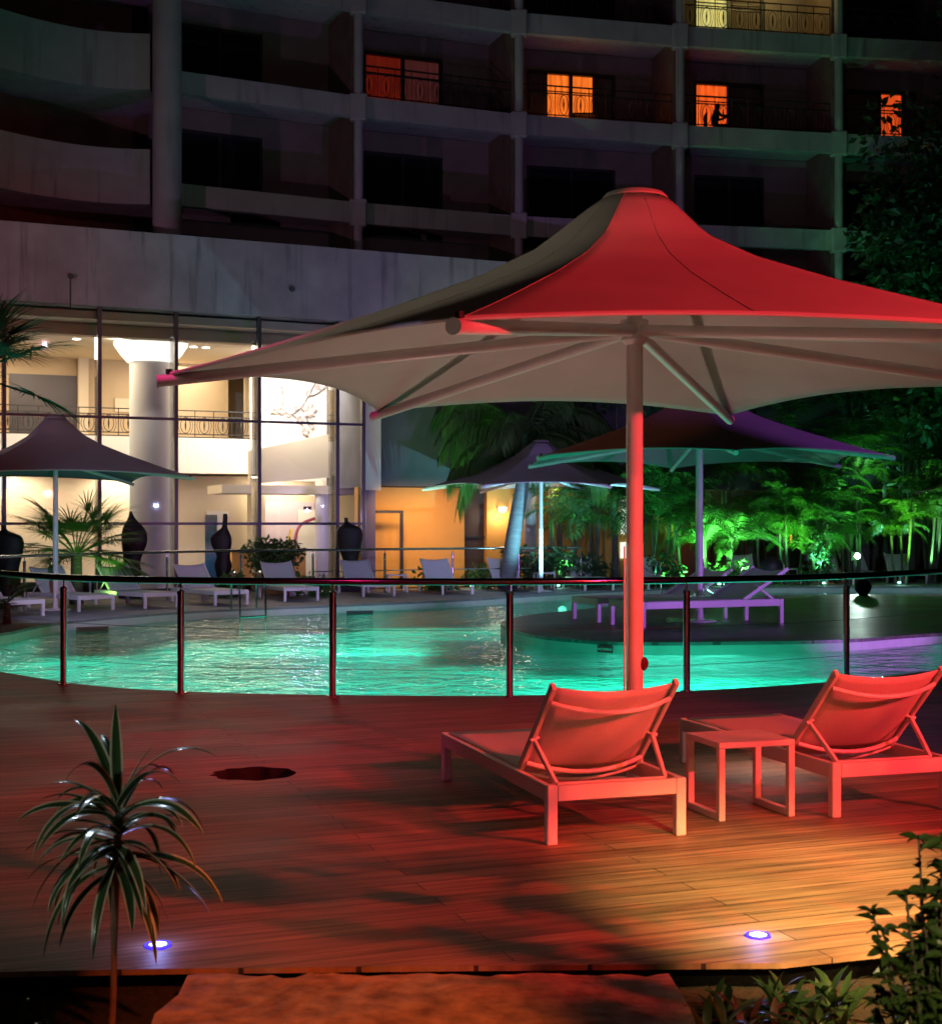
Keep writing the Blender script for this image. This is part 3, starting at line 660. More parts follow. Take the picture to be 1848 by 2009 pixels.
# columns and bowl lamps
def column(x, d, r, h0, h1, m=M_offw):
    s_ = SD(x, d); p = FP(s_, d, 0)
    MB().lathe([(r, h0), (r, h1)], (p.x, p.y, 0), 32).build("column", m, lob, True, True)
    return p
c1 = column(296, 3.2, 0.56, 0.0, CEIL-.002)
c2 = column(-60, 3.2, 0.56, 0.0, 2.9)
column(638, 5.4, 0.30, 0.0, 3.0)
def bowl(p, h0, h1, r0, r1, label):
    o = thing("bowl_lamp", (p.x, p.y, h0), label, "bowl lamp", "white bowl lamps round the lobby columns")
    MB().lathe([(0.565, 0), (r0, 0.0), ((r0*.45+r1*.55), (h1-h0)*.45), (r1, h1-h0-0.04), (r1, h1-h0), (r1-0.03, h1-h0), (r0*.9, 0.05), (0.57, 0.05)], n=40).build("shade", M_lit_soft, o, True)
    MB().lathe([(r1+0.004, h1-h0-0.03), (r1+0.02, h1-h0-0.02), (r1+0.004, h1-h0-0.01)], n=40).build("rim", M_steel, o, True)
    lamp('AREA', (p.x, p.y-0.0, h1-0.02), 1, (1, .93, .8), (p.x, p.y, h1+3), 0.3)
    for k in range(5):
        an = 2*math.pi*k/5+.3; lamp('POINT', (p.x+1.0*math.cos(an)*r1, p.y+1.0*math.sin(an)*r1*.9, h1+0.10), 26, (1, 0.92, 0.80), size=0.1)
M_lit_soft = emis("bowl_glass", (1.0, 0.94, 0.84), 1.3)
bowl(c1, HD(296, 712, 3.2), HD(296, 674, 3.2), 0.62, 0.98, "lit white bowl lamp round the top of the large white lobby column")
bowl(c2, 2.35, 2.9, 0.6, 1.15, "lit white bowl lamp at the left edge seen below the left umbrella canopy")
# mezzanine
MZ = 3.25; dm = 6.2; sm1 = SD(490, dm)
fb(MB(), SL, sm1, dm, DB-.002, MZ, MZ+0.25).build("mezzanine_floor", M_cream, lob, bake=True)
fb(MB(), SL, sm1, dm-0.12, dm-0.002, MZ-0.05, MZ+0.98).build("mezzanine_parapet", M_offw, lob, bake=True)
def iron_rail(parent, fn, s0, s1, h0, h1, step=0.55, m=M_iron, name="railing", bake=True):
    """wrought-iron balustrade: rails, bars, ovals"""
    mb = MB(); n_ = max(1, round((s1-s0)/step))
    for h_ in (h0, h0+(h1-h0)*.12, h0+(h1-h0)*.78, h1): mb.bar(fn(s0, h_), fn(s1, h_), 0.03, 0.03)
    for i in range(n_+1):
        s_ = s0+(s1-s0)*i/n_; mb.bar(fn(s_, h0), fn(s_, h1), 0.022, 0.022, (1, 0, 0))
        if i < n_:
            c_ = s_ + (s1-s0)/n_/2; hm = h0+(h1-h0)*.45; a_ = (s1-s0)/n_*.26; b_ = (h1-h0)*.30
            mb.tube([fn(c_+a_*math.cos(t_*math.pi/8), hm+b_*math.sin(t_*math.pi/8)) for t_ in range(17)], 0.011, 4, False)
            mb.tube([fn(c_, hm-b_*.7), fn(c_, hm), fn(c_, hm+b_*.7)], [0.008, 0.03, 0.008], 5)
            for q in (-1, 1): mb.tube([fn(c_+q*a_*(1.0+.5*math.sin(t_*math.pi/6)), hm-b_+2*b_*t_/6) for t_ in range(7)], 0.008, 4, False)
    return mb.build(name, m, parent, bake=bake)
iron_rail(lob, lambda s_, h_: FP(s_, dm-0.06, h_), SL, sm1, MZ+1.0, MZ+1.78)
fb(MB(), SL, sm1, DB-2.6, DB-2.4, MZ+.252, CEIL-0.003).build("mezzanine_wall", M_beige, lob, bake=True)
fb(MB(), SL, SR+5.9, 8.2, 8.4, 0.0, MZ-.052).build("lower_wall", M_cream, lob, bake=True)
def plate(name, x0, x1, y0, y1, d, m, t=0.06, parent=lob):
    s0, s1 = SD(x0, d), SD(x1, d); h1 = HD((x0+x1)/2, y0, d); h0 = HD((x0+x1)/2, y1, d)
    return fb(MB(), s0, s1, d-t, d, h0, h1).build(name, m, parent, bake=True)
dw = DB-2.605
plate("dark_window", 18, 150, 735, 880, dw, M_mull, .04); plate("doorway", 462, 476, 770, 880, dw, M_mull, .05)
plate("pier", 152, 172, 690, 880, dw-.1, M_cream, .2); plate("pier", 478, 492, 690, 880, dw-.1, M_cream, .2)
plate("notice_board", 225, 255, 782, 808, dw, M_cream, .05); plate("wall_sign", 305, 342, 741, 752, dw, M_lit_soft, .04)
# art wall and stair
da = 6.0
sa0, sa1 = SD(492, da), SR+5.9
fb(MB(), sa0, sa1, da, da+0.2, 3.0, CEIL-.002).build("gallery_wall", M_offw, lob, bake=True)
st = MB(); a0, a1 = SD(490, 4.2), SD(704, 4.2)
for i in range(1):
    vs = []; h_l0, h_l1 = HD(490, 950, 4.2), HD(490, 884, 4.2); h_r0, h_r1 = HD(700, 925, 4.2), HD(700, 840, 4.2)
    for d_ in (4.2, 4.4): vs += [FP(a0, d_, h_l0), FP(a1, d_, h_r0-.1), FP(a1, d_, h_r1), FP(a0, d_, h_l1)]
    st.add(vs, [(0,1,2,3), (7,6,5,4), (0,4,5,1), (1,5,6,2), (2,6,7,3), (3,7,4,0)])
st.build("stair_parapet", M_cream, lob, bake=True)
fb(MB(), a0-.8, a1, 4.21, da-.002, HD(490, 968, 4.2), HD(490, 951, 4.2)).build("landing", M_cream, lob, bake=True)
# floral relief on the gallery wall
art = thing("wall_relief", FP(SD(590, da), da, 4.6), "pink and grey blossom branch relief on the bright white gallery wall", "wall art")
M_petal = noisy("relief_petal", (0.42, 0.34, 0.33), (0.60, 0.50, 0.48), 5, 0.8); M_twig = mat("relief_twig", (0.22, 0.19, 0.19), 0.8)
def ap(x, y, o_=0.05): return FP(SD(x, da-o_), da-o_, HD(x, y, da-o_))
tw = MB()
for path in (((530,812),(552,806),(572,812),(590,800),(604,778),(618,752),(632,736)), ((590,800),(600,815),(606,835)), ((604,778),(622,772),(640,758)), ((552,806),(556,780),(552,756)), ((572,812),(590,828),(598,848)), ((618,752),(612,740),(600,736))):
    tw.tube(smooth_line([ap(*p) for p in path], 4), 0.022, 5)
tw.build("branch", M_twig, art, bake=True)
rr = random.Random(5)
for (x, y, r_) in ((606,806,.28),(598,846,.17),(588,822,.15),(552,805,.17),(538,806,.12),(632,742,.12),(622,760,.12),(640,756,.1),(566,814,.1),(604,770,.12),(612,836,.1),(580,800,.1)):
    fl = MB(); c_ = ap(x, y, .06)
    for k in range(7):
        an = k*2*math.pi/7 + rr.random()*.4; l_ = r_*rr.uniform(.75, 1.1)
        pts = [c_ + Vector((U.x*math.cos(an), U.y*math.cos(an), math.sin(an)))*l_*t_ - Vector((N.x, N.y, 0))*0.05*t_ for t_ in (0, .5, 1)]
        sd_ = Vector((-U.x*math.sin(an), -U.y*math.sin(an), math.cos(an)))*l_*.32
        fl.add([pts[0], pts[1]+sd_, pts[2], pts[1]-sd_, pts[1] - Vector((N.x, N.y, 0))*.03], [(0,1,4), (1,2,4), (2,3,4), (3,0,4)])
    fl.build("blossom", M_petal, art, bake=True)
# lower lobby details
plate("door", 405, 448, 1003, 1145, 8.18, M_offw, .05); plate("lower_pier", 485, 512, 968, 1150, 7.6, M_cream, .5)
plate("opening", 515, 616, 985, 1140, 8.15, noisy("lilac_wall", (0.5, 0.42, 0.5), (0.6, 0.5, 0.55), 1, .6), .05)
plate("niche", 585, 622, 1000, 1130, 8.05, M_offw, .05)
bn = thing("poster_stand", FP(SD(414, 2.2), 2.2, 0), "roll-up poster with blue sea picture behind the glass beside the narrow necked statue", "poster")
def seapic():
    m = mat("sea_picture", (0.2, 0.5, 0.7), 0.5); n, l, b = nm(m)
    tc = n.new("ShaderNodeTexCoord"); sp = n.new("ShaderNodeSeparateXYZ"); l.new(tc.outputs["Object"], sp.inputs[0])
    t = n.new("ShaderNodeTexNoise"); t.inputs["Scale"].default_value = 3; l.new(tc.outputs["Object"], t.inputs["Vector"])
    ad = n.new("ShaderNodeMath"); ad.operation = 'MULTIPLY_ADD'; ad.inputs[1].default_value = 0.5; l.new(t.outputs["Fac"], ad.inputs[0]); l.new(sp.outputs["Z"], ad.inputs[2])
    r = n.new("ShaderNodeValToRGB"); e = r.color_ramp.elements; e[0].position = 0.2; e[0].color = (.05, .35, .6, 1); e[1].position = 1.0; e[1].color = (.8, .9, .6, 1)
    for p_, c_ in ((.45, (.1, .55, .75, 1)), (.6, (.75, .85, .9, 1)), (.72, (.15, .5, .45, 1))): x = e.new(p_); x.color = c_
    mp = n.new("ShaderNodeMath"); mp.operation = 'MULTIPLY'; mp.inputs[1].default_value = .45; l.new(ad.outputs[0], mp.inputs[0]); l.new(mp.outputs[0], r.inputs[0]); l.new(r.outputs[0], b.inputs["Base Color"]); return m
s0, s1 = SD(402, 2.2), SD(426, 2.2); h1_ = HD(414, 1010, 2.2)
fb(MB(), s0, s1, 2.18, 2.20, 0.1, h1_).build("picture", seapic(), bn, bake=True)
fb(MB(), s0-.03, s1+.03, 2.12, 2.28, 0.0, 0.09, .01).build("base", M_steel, bn, bake=True)
ck = thing("reception_counter", FP(SD(560, 5), 5, 0), "low orange reception counter inside the glass behind the potted bush", "counter")
fb(MB(), SD(455, 5), SD(600, 5), 5, 5.6, 0.0, .95).build("front", M_orange, ck, bake=True)
fb(MB(), SD(455, 5)-.05, SD(600, 5)+.05, 4.92, 5.65, .952, 1.0).build("worktop", M_ofloor, ck, bake=True)
ar = thing("arched_stand", FP(SD(585, 4.4), 4.4, 0), "yellow and red curved display arch inside the lobby beside the round white column", "display")
MB().tube(smooth_line([FP(SD(570, 4.4), 4.4, HD(570, 1108, 4.4)), FP(SD(567, 4.4), 4.4, HD(567, 1070, 4.4)), FP(SD(572, 4.4), 4.4, HD(572, 1038, 4.4))]), [0.05]*13, 8).build("yellow_figure", mat("yellow_paint", (0.8, 0.5, 0.05), .4), ar, True, True)
MB().tube(smooth_line([FP(SD(x, 4.6), 4.6, HD(x, y, 4.6)) for x, y in ((579,1108),(579,1060),(590,1030),(618,1017))]), 0.045, 8).build("arch", mat("red_paint", (0.35, 0.06, 0.04), .4), ar, True, True)
vs_ = thing("violet_spotlight", FP(SD(603, 4), 4, HD(603, 1002, 4)), "bright violet-white spotlight glowing under the landing in the lobby", "spotlight")
MB().lathe([(0, 0), (.1, .02), (.13, .12), (0, .13)], n=12).build("housing", M_steel, vs_, True); MB().lathe([(0, -.015), (.11, -.01), (0.02, -.02)], n=12).build("lens", emis("violet_lamp", (.75, .65, 1), 25), vs_, True)
lamp('POINT', vs_.location + Vector((0, -.3, -.2)), 60, (.6, .5, 1.0), size=.08)
# downlights
dl = [(65, 682, 2.5, CEIL), (413, 678, 2.2, CEIL), (335, 700, 3.6, CEIL), (380, 716, 4.6, CEIL), (404, 716, 4.6, CEIL), (560, 655, 2.2, CEIL), (150, 700, 4.2, CEIL), (500, 945, 0, MZ-.05), (400, 950, 0, MZ-.05), (610, 945, 0, MZ-.05)]
names = ["far left of the upper ceiling", "between the bowl lamp and the large umbrella rib", "just right of the bowl lamp", "left one of the pair under the umbrella rib", "right one of the pair under the umbrella rib", "above the blossom relief", "deep left of the bowl lamp", "under the stair landing", "under the mezzanine right of the big column", "under the landing near the white column"]
for (x, y, d_, ch), nme in zip(dl, names):
    if ch == CEIL: k_ = d_
    else: k_ = 6.9 if x < 480 else 5.2; ch = HD(490, 968, 4.2)-0.0 if x > 480 else MZ
    p = FP(SD(x, k_), k_, ch); o = thing("ceiling_downlight", p - Vector((0, 0, .012)), "small round recessed downlight, the one " + nme, "ceiling light", "downlights in the lobby ceiling")
    MB().lathe([(0.16, 0), (0.15, -0.012), (0.115, -0.012), (0.115, 0)], n=20).build("trim_ring", M_offw, o, True); MB().lathe([(0, -0.004), (0.112, -0.004), (0.1, 0)], n=20).build("lens", M_dot, o, True)
# the lobby's own light
wm = (1.0, 0.80, 0.55)
for s_, d_, h_, pw_, sz in ((2, 4, CEIL-.1, 320, 3), (7, 4, CEIL-.1, 340, 3), (11.5, 3, CEIL-.1, 210, 2), (1, 7, CEIL-.1, 120, 2), (6, 8, CEIL-.1, 120, 2), (4, 7.3, MZ-.1, 130, 1.5), (9, 7.2, MZ-.1, 130, 1.5), (1, 7.3, MZ-.1, 110, 1.5)):
    lamp('AREA', FP(s_, d_, h_), pw_, wm, FP(s_, d_, 0), sz)
lamp('AREA', FP(SD(590, 3.4), 3.4, CEIL-.3), 330, (1, .93, .88), FP(SD(600, da), da, 4.6), 1.6)
lamp('SPOT', FP(SD(296, 1.0), 1.2, CEIL-.3), 240, (1, .9, .75), c1 + Vector((0, 0, 2)), .1, 40, .8)

# ------------------------------------------------------------------ orange wing right of the glass
SO = 0.75
wing = thing("garden_wing", FP(SD(1000, 1), 1, 0), "orange painted ground floor wall under a dark grey upper storey behind the palms", "building")
xo = [SD(x, SO) for x in (718, 911, 955, 1300)]
fb(MB(), SR+0.12, xo[1], SO, SO+.3, 0, 2.70).build("orange_wall", M_orange, wing, bake=True)
fb(MB(), xo[2], SD(1330, SO), SO, SO+.3, 0, 2.70).build("orange_wall", M_orange, wing, bake=True)
fb(MB(), xo[1], xo[2], SO+.18, SO+.3, 0, 2.70).build("door", M_brown, wing, bake=True)
fb(MB(), xo[1]+.02, xo[2]-.02, SO+.10, SO+.178, 1.32, 1.38).build("door_rail", M_black, wing, bake=True)
fb(MB(), SR+0.51, SE, 0.0, SO+4, 2.72, FB-.003).build("upper_wall", M_dark, wing, bake=True)
fb(MB(), SR+0.1, SR+0.34, -0.02, .28, 0.0, 2.6).build("corner_post", mat("violet_grey_paint", (.10, .08, .14), .5), wing, bake=True)
s0 = SR+.36; gt = MB(); fb(gt, s0, s0+.75, -.05, .03, 2.0, 2.07); fb(gt, s0+.68, s0+.75, -.05, .03, 0, 1.999); gt.build("gate_frame", M_black, wing, bake=True)
p = FP(SD(1040, -.2), -.2, 0); MB().lathe([(.17, 0), (.17, 2.7)], (p.x, p.y, 0), 20).build("column", noisy("grey_column", (.22, .19, .2), (.28, .25, .26), 2, .7), wing, True, True)
sc_p = FP(SD(985, SO-.05), SO-.05, HD(985, 1006, SO)); sc = thing("wall_sconce", sc_p, "small wall sconce glowing between the dark door and the leaning palm trunk", "wall lamp")
MB().lathe([(.05, 0), (.12, .04), (.16, .16), (.14, .18), (.04, .05)], n=18).build("shade", M_offw, sc, True)
MB().lathe([(0, .05), (.06, .08), (.06, .15), (0, .17)], n=12).build("bulb", M_dot, sc, True)
lamp('POINT', sc_p + Vector((.05, -.30, -.10)), 30, (1, .78, .55), size=.12)
for x, pw_ in ((790, 60), (860, 60), (1090, 50), (1180, 50)):
    lamp('SPOT', FP(SD(x, -1.2), -1.2, 2.66), pw_*3.2, (1, .60, .25), FP(SD(x, SO), SO, .9), .15, 110, 1.0)
# white lit window strip right behind the thick pole
wd = MB(); fb(wd, SD(1217, SO-.02), SD(1243, SO-.02), SO-.07, SO-.02, HD(1230, 1048, SO), HD(1230, 966, SO)); fb(wd, SD(1217, SO-.02), SD(1243, SO-.02), SO-.07, SO-.02, HD(1230, 1095, SO), HD(1230, 1064, SO))
wd.build("lit_window", emis("white_window", (.85, 1, .85), 1.2), wing, bake=True)
# bar kiosk glimpsed among the palms
kz = 41.0
kio = thing("garden_bar", P(1560, 1100, kz) * 1, "dim garden bar with orange lit wall panel glimpsed between the palm stems", "building")
kio.location.z = 0
def kb(x0, x1, y0, y1, z0, z1, nme, m):
    a_ = P(x0, y1, z0); b_ = P(x1, y0, z0); MB().box((a_.x, z0, max(0, a_.z)), (b_.x, z1, b_.z)).build(nme, m, kio, bake=True)
kb(1290, 1860, 940, 1160, 43.0, 43.3, "back_wall", M_brown)
kb(1607, 1628, 975, 1150, 41.0, 41.3, "lit_panel", M_orange); kb(1465, 1478, 985, 1150, 41.5, 41.8, "post", M_brown); kb(1655, 1672, 960, 1150, 41.2, 41.5, "post", M_fin)
kb(1490, 1600, 1052, 1060, 41.0, 42.5, "counter", M_brown)
lamp('SPOT', P(1617, 1140, 40.2) , 120, (1, .45, .12), P(1618, 1040, 41.1), .1, 70, .8)
lamp('POINT', P(1292, 1062, 42.3), 40, (1, .35, .08), size=.2)
rs = thing("red_neon_frame", P(1547, 1045, 40.6), "slim red lit upright sign left of the green lit palm by the garden bar", "sign")
m_ = MB(); q = rs.location
for dx, dz, w_, h_ in ((-.07, -.3, .025, .62), (.07, -.3, .025, .62)): m_.box((q.x+dx-.012, q.y-.02, q.z+dz), (q.x+dx+.012, q.y+.02, q.z+dz+h_))
m_.box((q.x-.056, q.y-.02, q.z+.29), (q.x+.056, q.y+.02, q.z+.315)); m_.build("neon_tube", emis("red_neon", (1, .02, .06), 1.6), rs, bake=True)
MB().box((q.x-.04, q.y+.03, 0), (q.x+.04, q.y+.06, q.z+.3)).build("back_plate", M_black, rs, bake=True)

# ------------------------------------------------------------------ hotel block with balconies
hotel = thing("hotel_block", (2, 42, 0), "tall curved hotel block of stacked balconies, a few rooms lit orange", "building")
px = [(328, 36.4), (703, 38.7), (1018, 40.4), (1334, 41.5), (1645, 42.4), (1955, 43.1), (2270, 43.6)]
cols = [Vector(((x-CX)*z/F, z)) for x, z in px]
LV = [7.72, 10.65, 13.60, 16.55]; LBOT = 0.58
RD = 2.1
def quad_prism(mb, a, b, n0, n1, h0, h1):
    """block along a-b between offsets n0 and n1 (behind), from h0 to h1"""
    u = (b-a).normalized(); n_ = Vector((-u.y, u.x)); q = [a+n_*n0, b+n_*n0, b+n_*n1, a+n_*n1]
    return mb.add([(p.x, p.y, h) for h in (h0, h1) for p in q], [(0,3,2,1), (4,5,6,7), (0,1,5,4), (1,2,6,5), (2,3,7,6), (3,0,4,7)])
M_room = {}
def room(col, s):
    m = emis("room_glow", col, s); n, l, b = nm(m); tc = n.new("ShaderNodeTexCoord"); mp = n.new("ShaderNodeMapping"); mp.inputs["Scale"].default_value = (5, 5, .5)
    l.new(tc.outputs["Object"], mp.inputs[0]); t = n.new("ShaderNodeTexNoise"); t.inputs["Scale"].default_value = 2.2; t.inputs["Detail"].default_value = 3; l.new(mp.outputs[0], t.inputs["Vector"])
    r = n.new("ShaderNodeMapRange"); r.inputs[1].default_value = .35; r.inputs[2].default_value = .65; r.inputs[3].default_value = s*.65; r.inputs[4].default_value = s*1.25
    l.new(t.outputs["Fac"], r.inputs[0]); l.new(r.outputs[0], b.inputs["Emission Strength"]); return m
# windows: (bay, level) -> lit kind
litw = {(1, 2): 'dim', (2, 2): 'mid', (3, 2): 'left', (4, 2): 'right', (3, 3): 'bit', (4, 3): None}
for bay in range(6):
    a, b = cols[bay], cols[bay+1]; u = (b-a).normalized(); n_ = Vector((-u.y, u.x)); Lb = (b-a).length
    for li, lv in enumerate(LV):
        quad_prism(MB(), a + u*0.001, b - u*0.001, 0, 0.22, lv-LBOT, lv).build("slab_edge", M_conc, hotel, bake=True)
        quad_prism(MB(), a, b, 0.222, RD+.1, lv-0.30, lv-0.12).build("balcony_floor", M_conc, hotel, bake=True)
        top = lv + 2.94 - 0.31
        # back wall with a window opening
        w0, w1 = {2: (.80, 3.65), 3: (1.18, 3.5), 4: (1.05, 3.5)}.get(bay, (0.76, 3.22)); wt = lv + 2.05
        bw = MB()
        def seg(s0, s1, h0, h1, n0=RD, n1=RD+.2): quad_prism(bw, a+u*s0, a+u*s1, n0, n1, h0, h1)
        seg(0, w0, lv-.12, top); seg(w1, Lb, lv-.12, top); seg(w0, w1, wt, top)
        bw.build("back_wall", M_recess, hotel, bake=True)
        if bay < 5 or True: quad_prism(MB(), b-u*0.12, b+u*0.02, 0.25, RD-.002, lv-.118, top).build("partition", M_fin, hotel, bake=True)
        kind = litw.get((bay, li))
        wf = MB(); fr = 0.09
        for s0, s1, h0, h1 in ((w0, w1, wt-fr, wt), (w0, w0+fr, lv-.12, wt-fr), (w1-fr, w1, lv-.12, wt-fr), ((w0+w1)/2-fr*.6, (w0+w1)/2+fr*.6, lv-.12, wt-fr)):
            quad_prism(wf, a+u*(s0+.001), a+u*(s1-.001), RD+.03, RD+.12, h0, h1-.001)
        win = wf.build("window", M_black, hotel, bake=True)
        mid = (w0+w1)/2
        def pane(s0, s1, m, n0=RD+.14, h0=lv-.1, h1=wt-fr-.002, nme="pane"):
            mb_ = quad_prism(MB(), a+u*s0, a+u*s1, n0, n0+.02, h0, h1); l_ = hotel.location
            o_ = mb_.build(nme, m, None); o_.parent = win; o_.matrix_parent_inverse = Matrix.Identity(4); o_.location = -Vector(l_); return o_
        if kind is None:
            pane(w0+.05, mid-.01, M_dkglass); pane(mid+.01, w1-.05, M_dkglass)
        else:
            am = {'dim': room((.75, .05, .02), .11), 'mid': room((1, .19, .02), .95), 'left': room((1, .12, .015), .95), 'right': room((1, .10, .015), .7), 'bit': room((.9, .85, .3), .5)}[kind]
            am2 = room((.45, .10, .09), .09) if kind == 'dim' else M_curtain
            if kind == 'mid':
                pane(w0+.05, w0+.70, M_curtain); pane(w1-.70, w1-.05, M_curtain); pane(w0+.71, w1-.71, am)
            elif kind == 'right': pane(mid+.1, w1-.45, am); pane(w0+.05, mid+.09, M_curtain); pane(w1-.44, w1-.05, M_curtain)
            else: pane(w0+.1, mid-.01, am); pane(mid+.01, w1-.05, am2)
            for hh in (wt-.45, wt-.62):
                pane(w0+.09, w1-.09, M_black, RD+.10, hh, hh+.035, "glazing_bar")
        fn = (lambda a_, u_, n2: (lambda s_, h_: (a_.x+u_.x*s_+n2.x*.3, a_.y+u_.y*s_+n2.y*.3, h_)))(a, u, n_)
        if bay in (1, 2, 3, 4) and li in (2, 3):
            iron_rail(hotel, fn, .15, Lb-.15, lv+.02, lv+.98, .5)
# columns with bracket nodes
for i, cpt in enumerate(cols[1:]):
    for li, lv in enumerate([LV[0]-2.9] + LV):
        lo = lv - 0.02 if li else 6.5; hi = (lv + 2.93 - LBOT)
        MB().lathe([(0.13, lo+.02), (0.13, hi-.06)], (cpt.x, cpt.y-.02, 0), 16).build("column", M_conc, hotel, True, True)
        MB().box((cpt.x-.24, cpt.y-.16, hi-.10), (cpt.x+.24, cpt.y+.16, hi+LBOT+.08), None, .04).build("bracket", M_conc, hotel, bake=True)
rc = Vector(((328-CX)*36.0/F, 36.0)); MB().lathe([(0.37, 8.0), (0.37, 19.5)], (rc.x, rc.y, 0), 32).build("round_column", M_conc, hotel, True, True)
# curved parapet balconies on the left
arc = [Vector(((x-CX)*z/F, z)) for x, z in ((294, 36.2), (230, 36.1), (160, 35.8), (80, 35.2), (0, 34.4), (-120, 33.0), (-260, 31.4))]
arc = [p.to_2d() if len(p) > 2 else p for p in smooth_line([(p.x, p.y, 0) for p in arc], 4)]
for t_, b_ in ((8.5, 7.05), (11.45, 10.02), (14.45, 13.0), (17.45, 16.0)):
    mb = MB()
    vs = []; m_n = len(arc)
    for i in range(m_n):
        d_ = (arc[min(i+1, m_n-1)] - arc[max(i-1, 0)]).normalized(); n_ = Vector((d_.y, -d_.x))   # outward depth behind
        n_ = n_ if n_.y > 0 else -n_
        vs += [(arc[i].x, arc[i].y, b_), (arc[i].x, arc[i].y, t_), (arc[i].x+n_.x*.2, arc[i].y+n_.y*.2, t_), (arc[i].x+n_.x*.2, arc[i].y+n_.y*.2, b_)]
    fs = [(4*i+q, 4*(i+1)+q, 4*(i+1)+(q+1) % 4, 4*i+(q+1) % 4) for i in range(m_n-1) for q in range(4)] + [(0,1,2,3), (4*m_n-1, 4*m_n-2, 4*m_n-3, 4*m_n-4)]
    mb.add(vs, fs); mb.build("curved_parapet", M_conc, hotel, bake=True)
    vs = []; 
    for i in range(m_n): vs += [(arc[i].x, arc[i].y+.22, b_+.02), (arc[i].x-.3, arc[i].y+2.6, b_+.02), (arc[i].x, arc[i].y+.22, b_+.2), (arc[i].x-.3, arc[i].y+2.6, b_+.2)]
    MB().add(vs, [(4*i, 4*i+1, 4*i+5, 4*i+4) for i in range(m_n-1)] + [(4*i+2, 4*i+6, 4*i+7, 4*i+3) for i in range(m_n-1)]).build("balcony_floor", M_conc, hotel, bake=True)
vs = []
for p in arc: vs += [(p.x-.3, p.y+2.6, 7), (p.x-.3, p.y+2.6, 20)]
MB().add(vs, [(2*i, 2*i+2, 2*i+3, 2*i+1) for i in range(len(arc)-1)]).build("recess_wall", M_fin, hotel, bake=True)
# room light spilling on to the yellow lit balcony, lamp behind the parapet
a, b = cols[4], cols[5]
lamp('POINT', (cols[3].x+.62*(cols[4]-cols[3]).x, cols[3].y+1.4, 18.6), 70, (1, .78, .25), size=.2)
# balcony furniture and the seated guest
def balc(x, y_, z): return P(x, y_, z)
bt = thing("balcony_table", (0, 0, 0), "small dark table on the balcony in front of the brightest orange window", "table")
q = P(1150, 228, 41.9); bt.location = (q.x, q.y, 13.31)
MB().box((-.45, -.28, .66), (.45, .28, .70), None, .01).build("table_top", M_black, bt)
for sx in (-1, 1):
    for sy in (-1, 1): MB().box((sx*.38-.02, sy*.22-.02, 0), (sx*.38+.02, sy*.22+.02, .659)).build("leg", M_black, bt)
bc = thing("balcony_chair", (0, 0, 0), "dark balcony chair under the silhouetted seated guest", "chair")
q = P(1400, 246, 42.6); bc.location = (q.x, q.y, 13.31)
MB().box((-.25, -.25, .42), (.25, .25, .46), None, .01).build("seat", M_black, bc); MB().box((-.27, -.25, .47), (-.23, .25, .95), None, .01).build("backrest", M_black, bc)
for sx in (-1, 1):
    for sy in (-1, 1): MB().box((sx*.22-.02, sy*.22-.02, 0), (sx*.22+.02, sy*.22+.02, .419)).build("leg", M_black, bc)
def skin_figure(name, joints, edges, root, m, loc, label):
    me = bpy.data.meshes.new(name); me.from_pydata([j[:3] for j in joints], edges, []); o = bpy.data.objects.new(name, me); COL.objects.link(o)
    sk = o.modifiers.new("skin", 'SKIN'); me.materials.append(m)
    lay = me.skin_vertices[0] if me.skin_vertices else None
    if lay is None:
        bpy.context.view_layer.objects.active = o; bpy.ops.object.select_all(action='DESELECT'); o.select_set(True)
        try: bpy.ops.mesh.customdata_skin_add()
        except Exception: pass
        lay = me.skin_vertices[0]
    for i, j in enumerate(joints): lay.data[i].radius = (j[3], j[3]); 
    lay.data[root].use_root = True
    sb = o.modifiers.new("sub", 'SUBSURF'); sb.levels = 2; sb.render_levels = 2
    o.location = loc; tag(o, label, "person"); return o
J = [(0,0,.55,.15),(0.02,0,.75,.14),(.05,0,.95,.17),(.09,0,1.08,.07),(.12,0,1.16,.085),(.14,0,1.27,.105),
     (.05,.18,1.0,.06),(.20,.22,.82,.045),(.38,.12,.86,.035),(.44,.08,.90,.03),(.05,-.18,1.0,.06),(.20,-.22,.82,.045),(.38,-.12,.86,.035),(.44,-.08,.90,.03),
     (.10,.10,.53,.09),(.48,.12,.54,.075),(.50,.12,.10,.045),(.62,.13,.05,.04),(.10,-.10,.53,.09),(.48,-.12,.54,.075),(.50,-.12,.10,.045),(.62,-.13,.05,.04)]
E_ = [(0,1),(1,2),(2,3),(3,4),(4,5),(2,6),(6,7),(7,8),(8,9),(2,10),(10,11),(11,12),(12,13),(0,14),(14,15),(15,16),(16,17),(0,18),(18,19),(19,20),(20,21)]
pers = skin_figure("person", J, E_, 0, M_black, tuple(bc.location), "dark silhouette of a seated person on the balcony leaning over something in the hands")
lamp('AREA', (cols[2].x+1.6, cols[2].y+2.0, 15.4), 6, (1, .3, .06), (cols[2].x+1.6, cols[2].y, 13.4), .8)
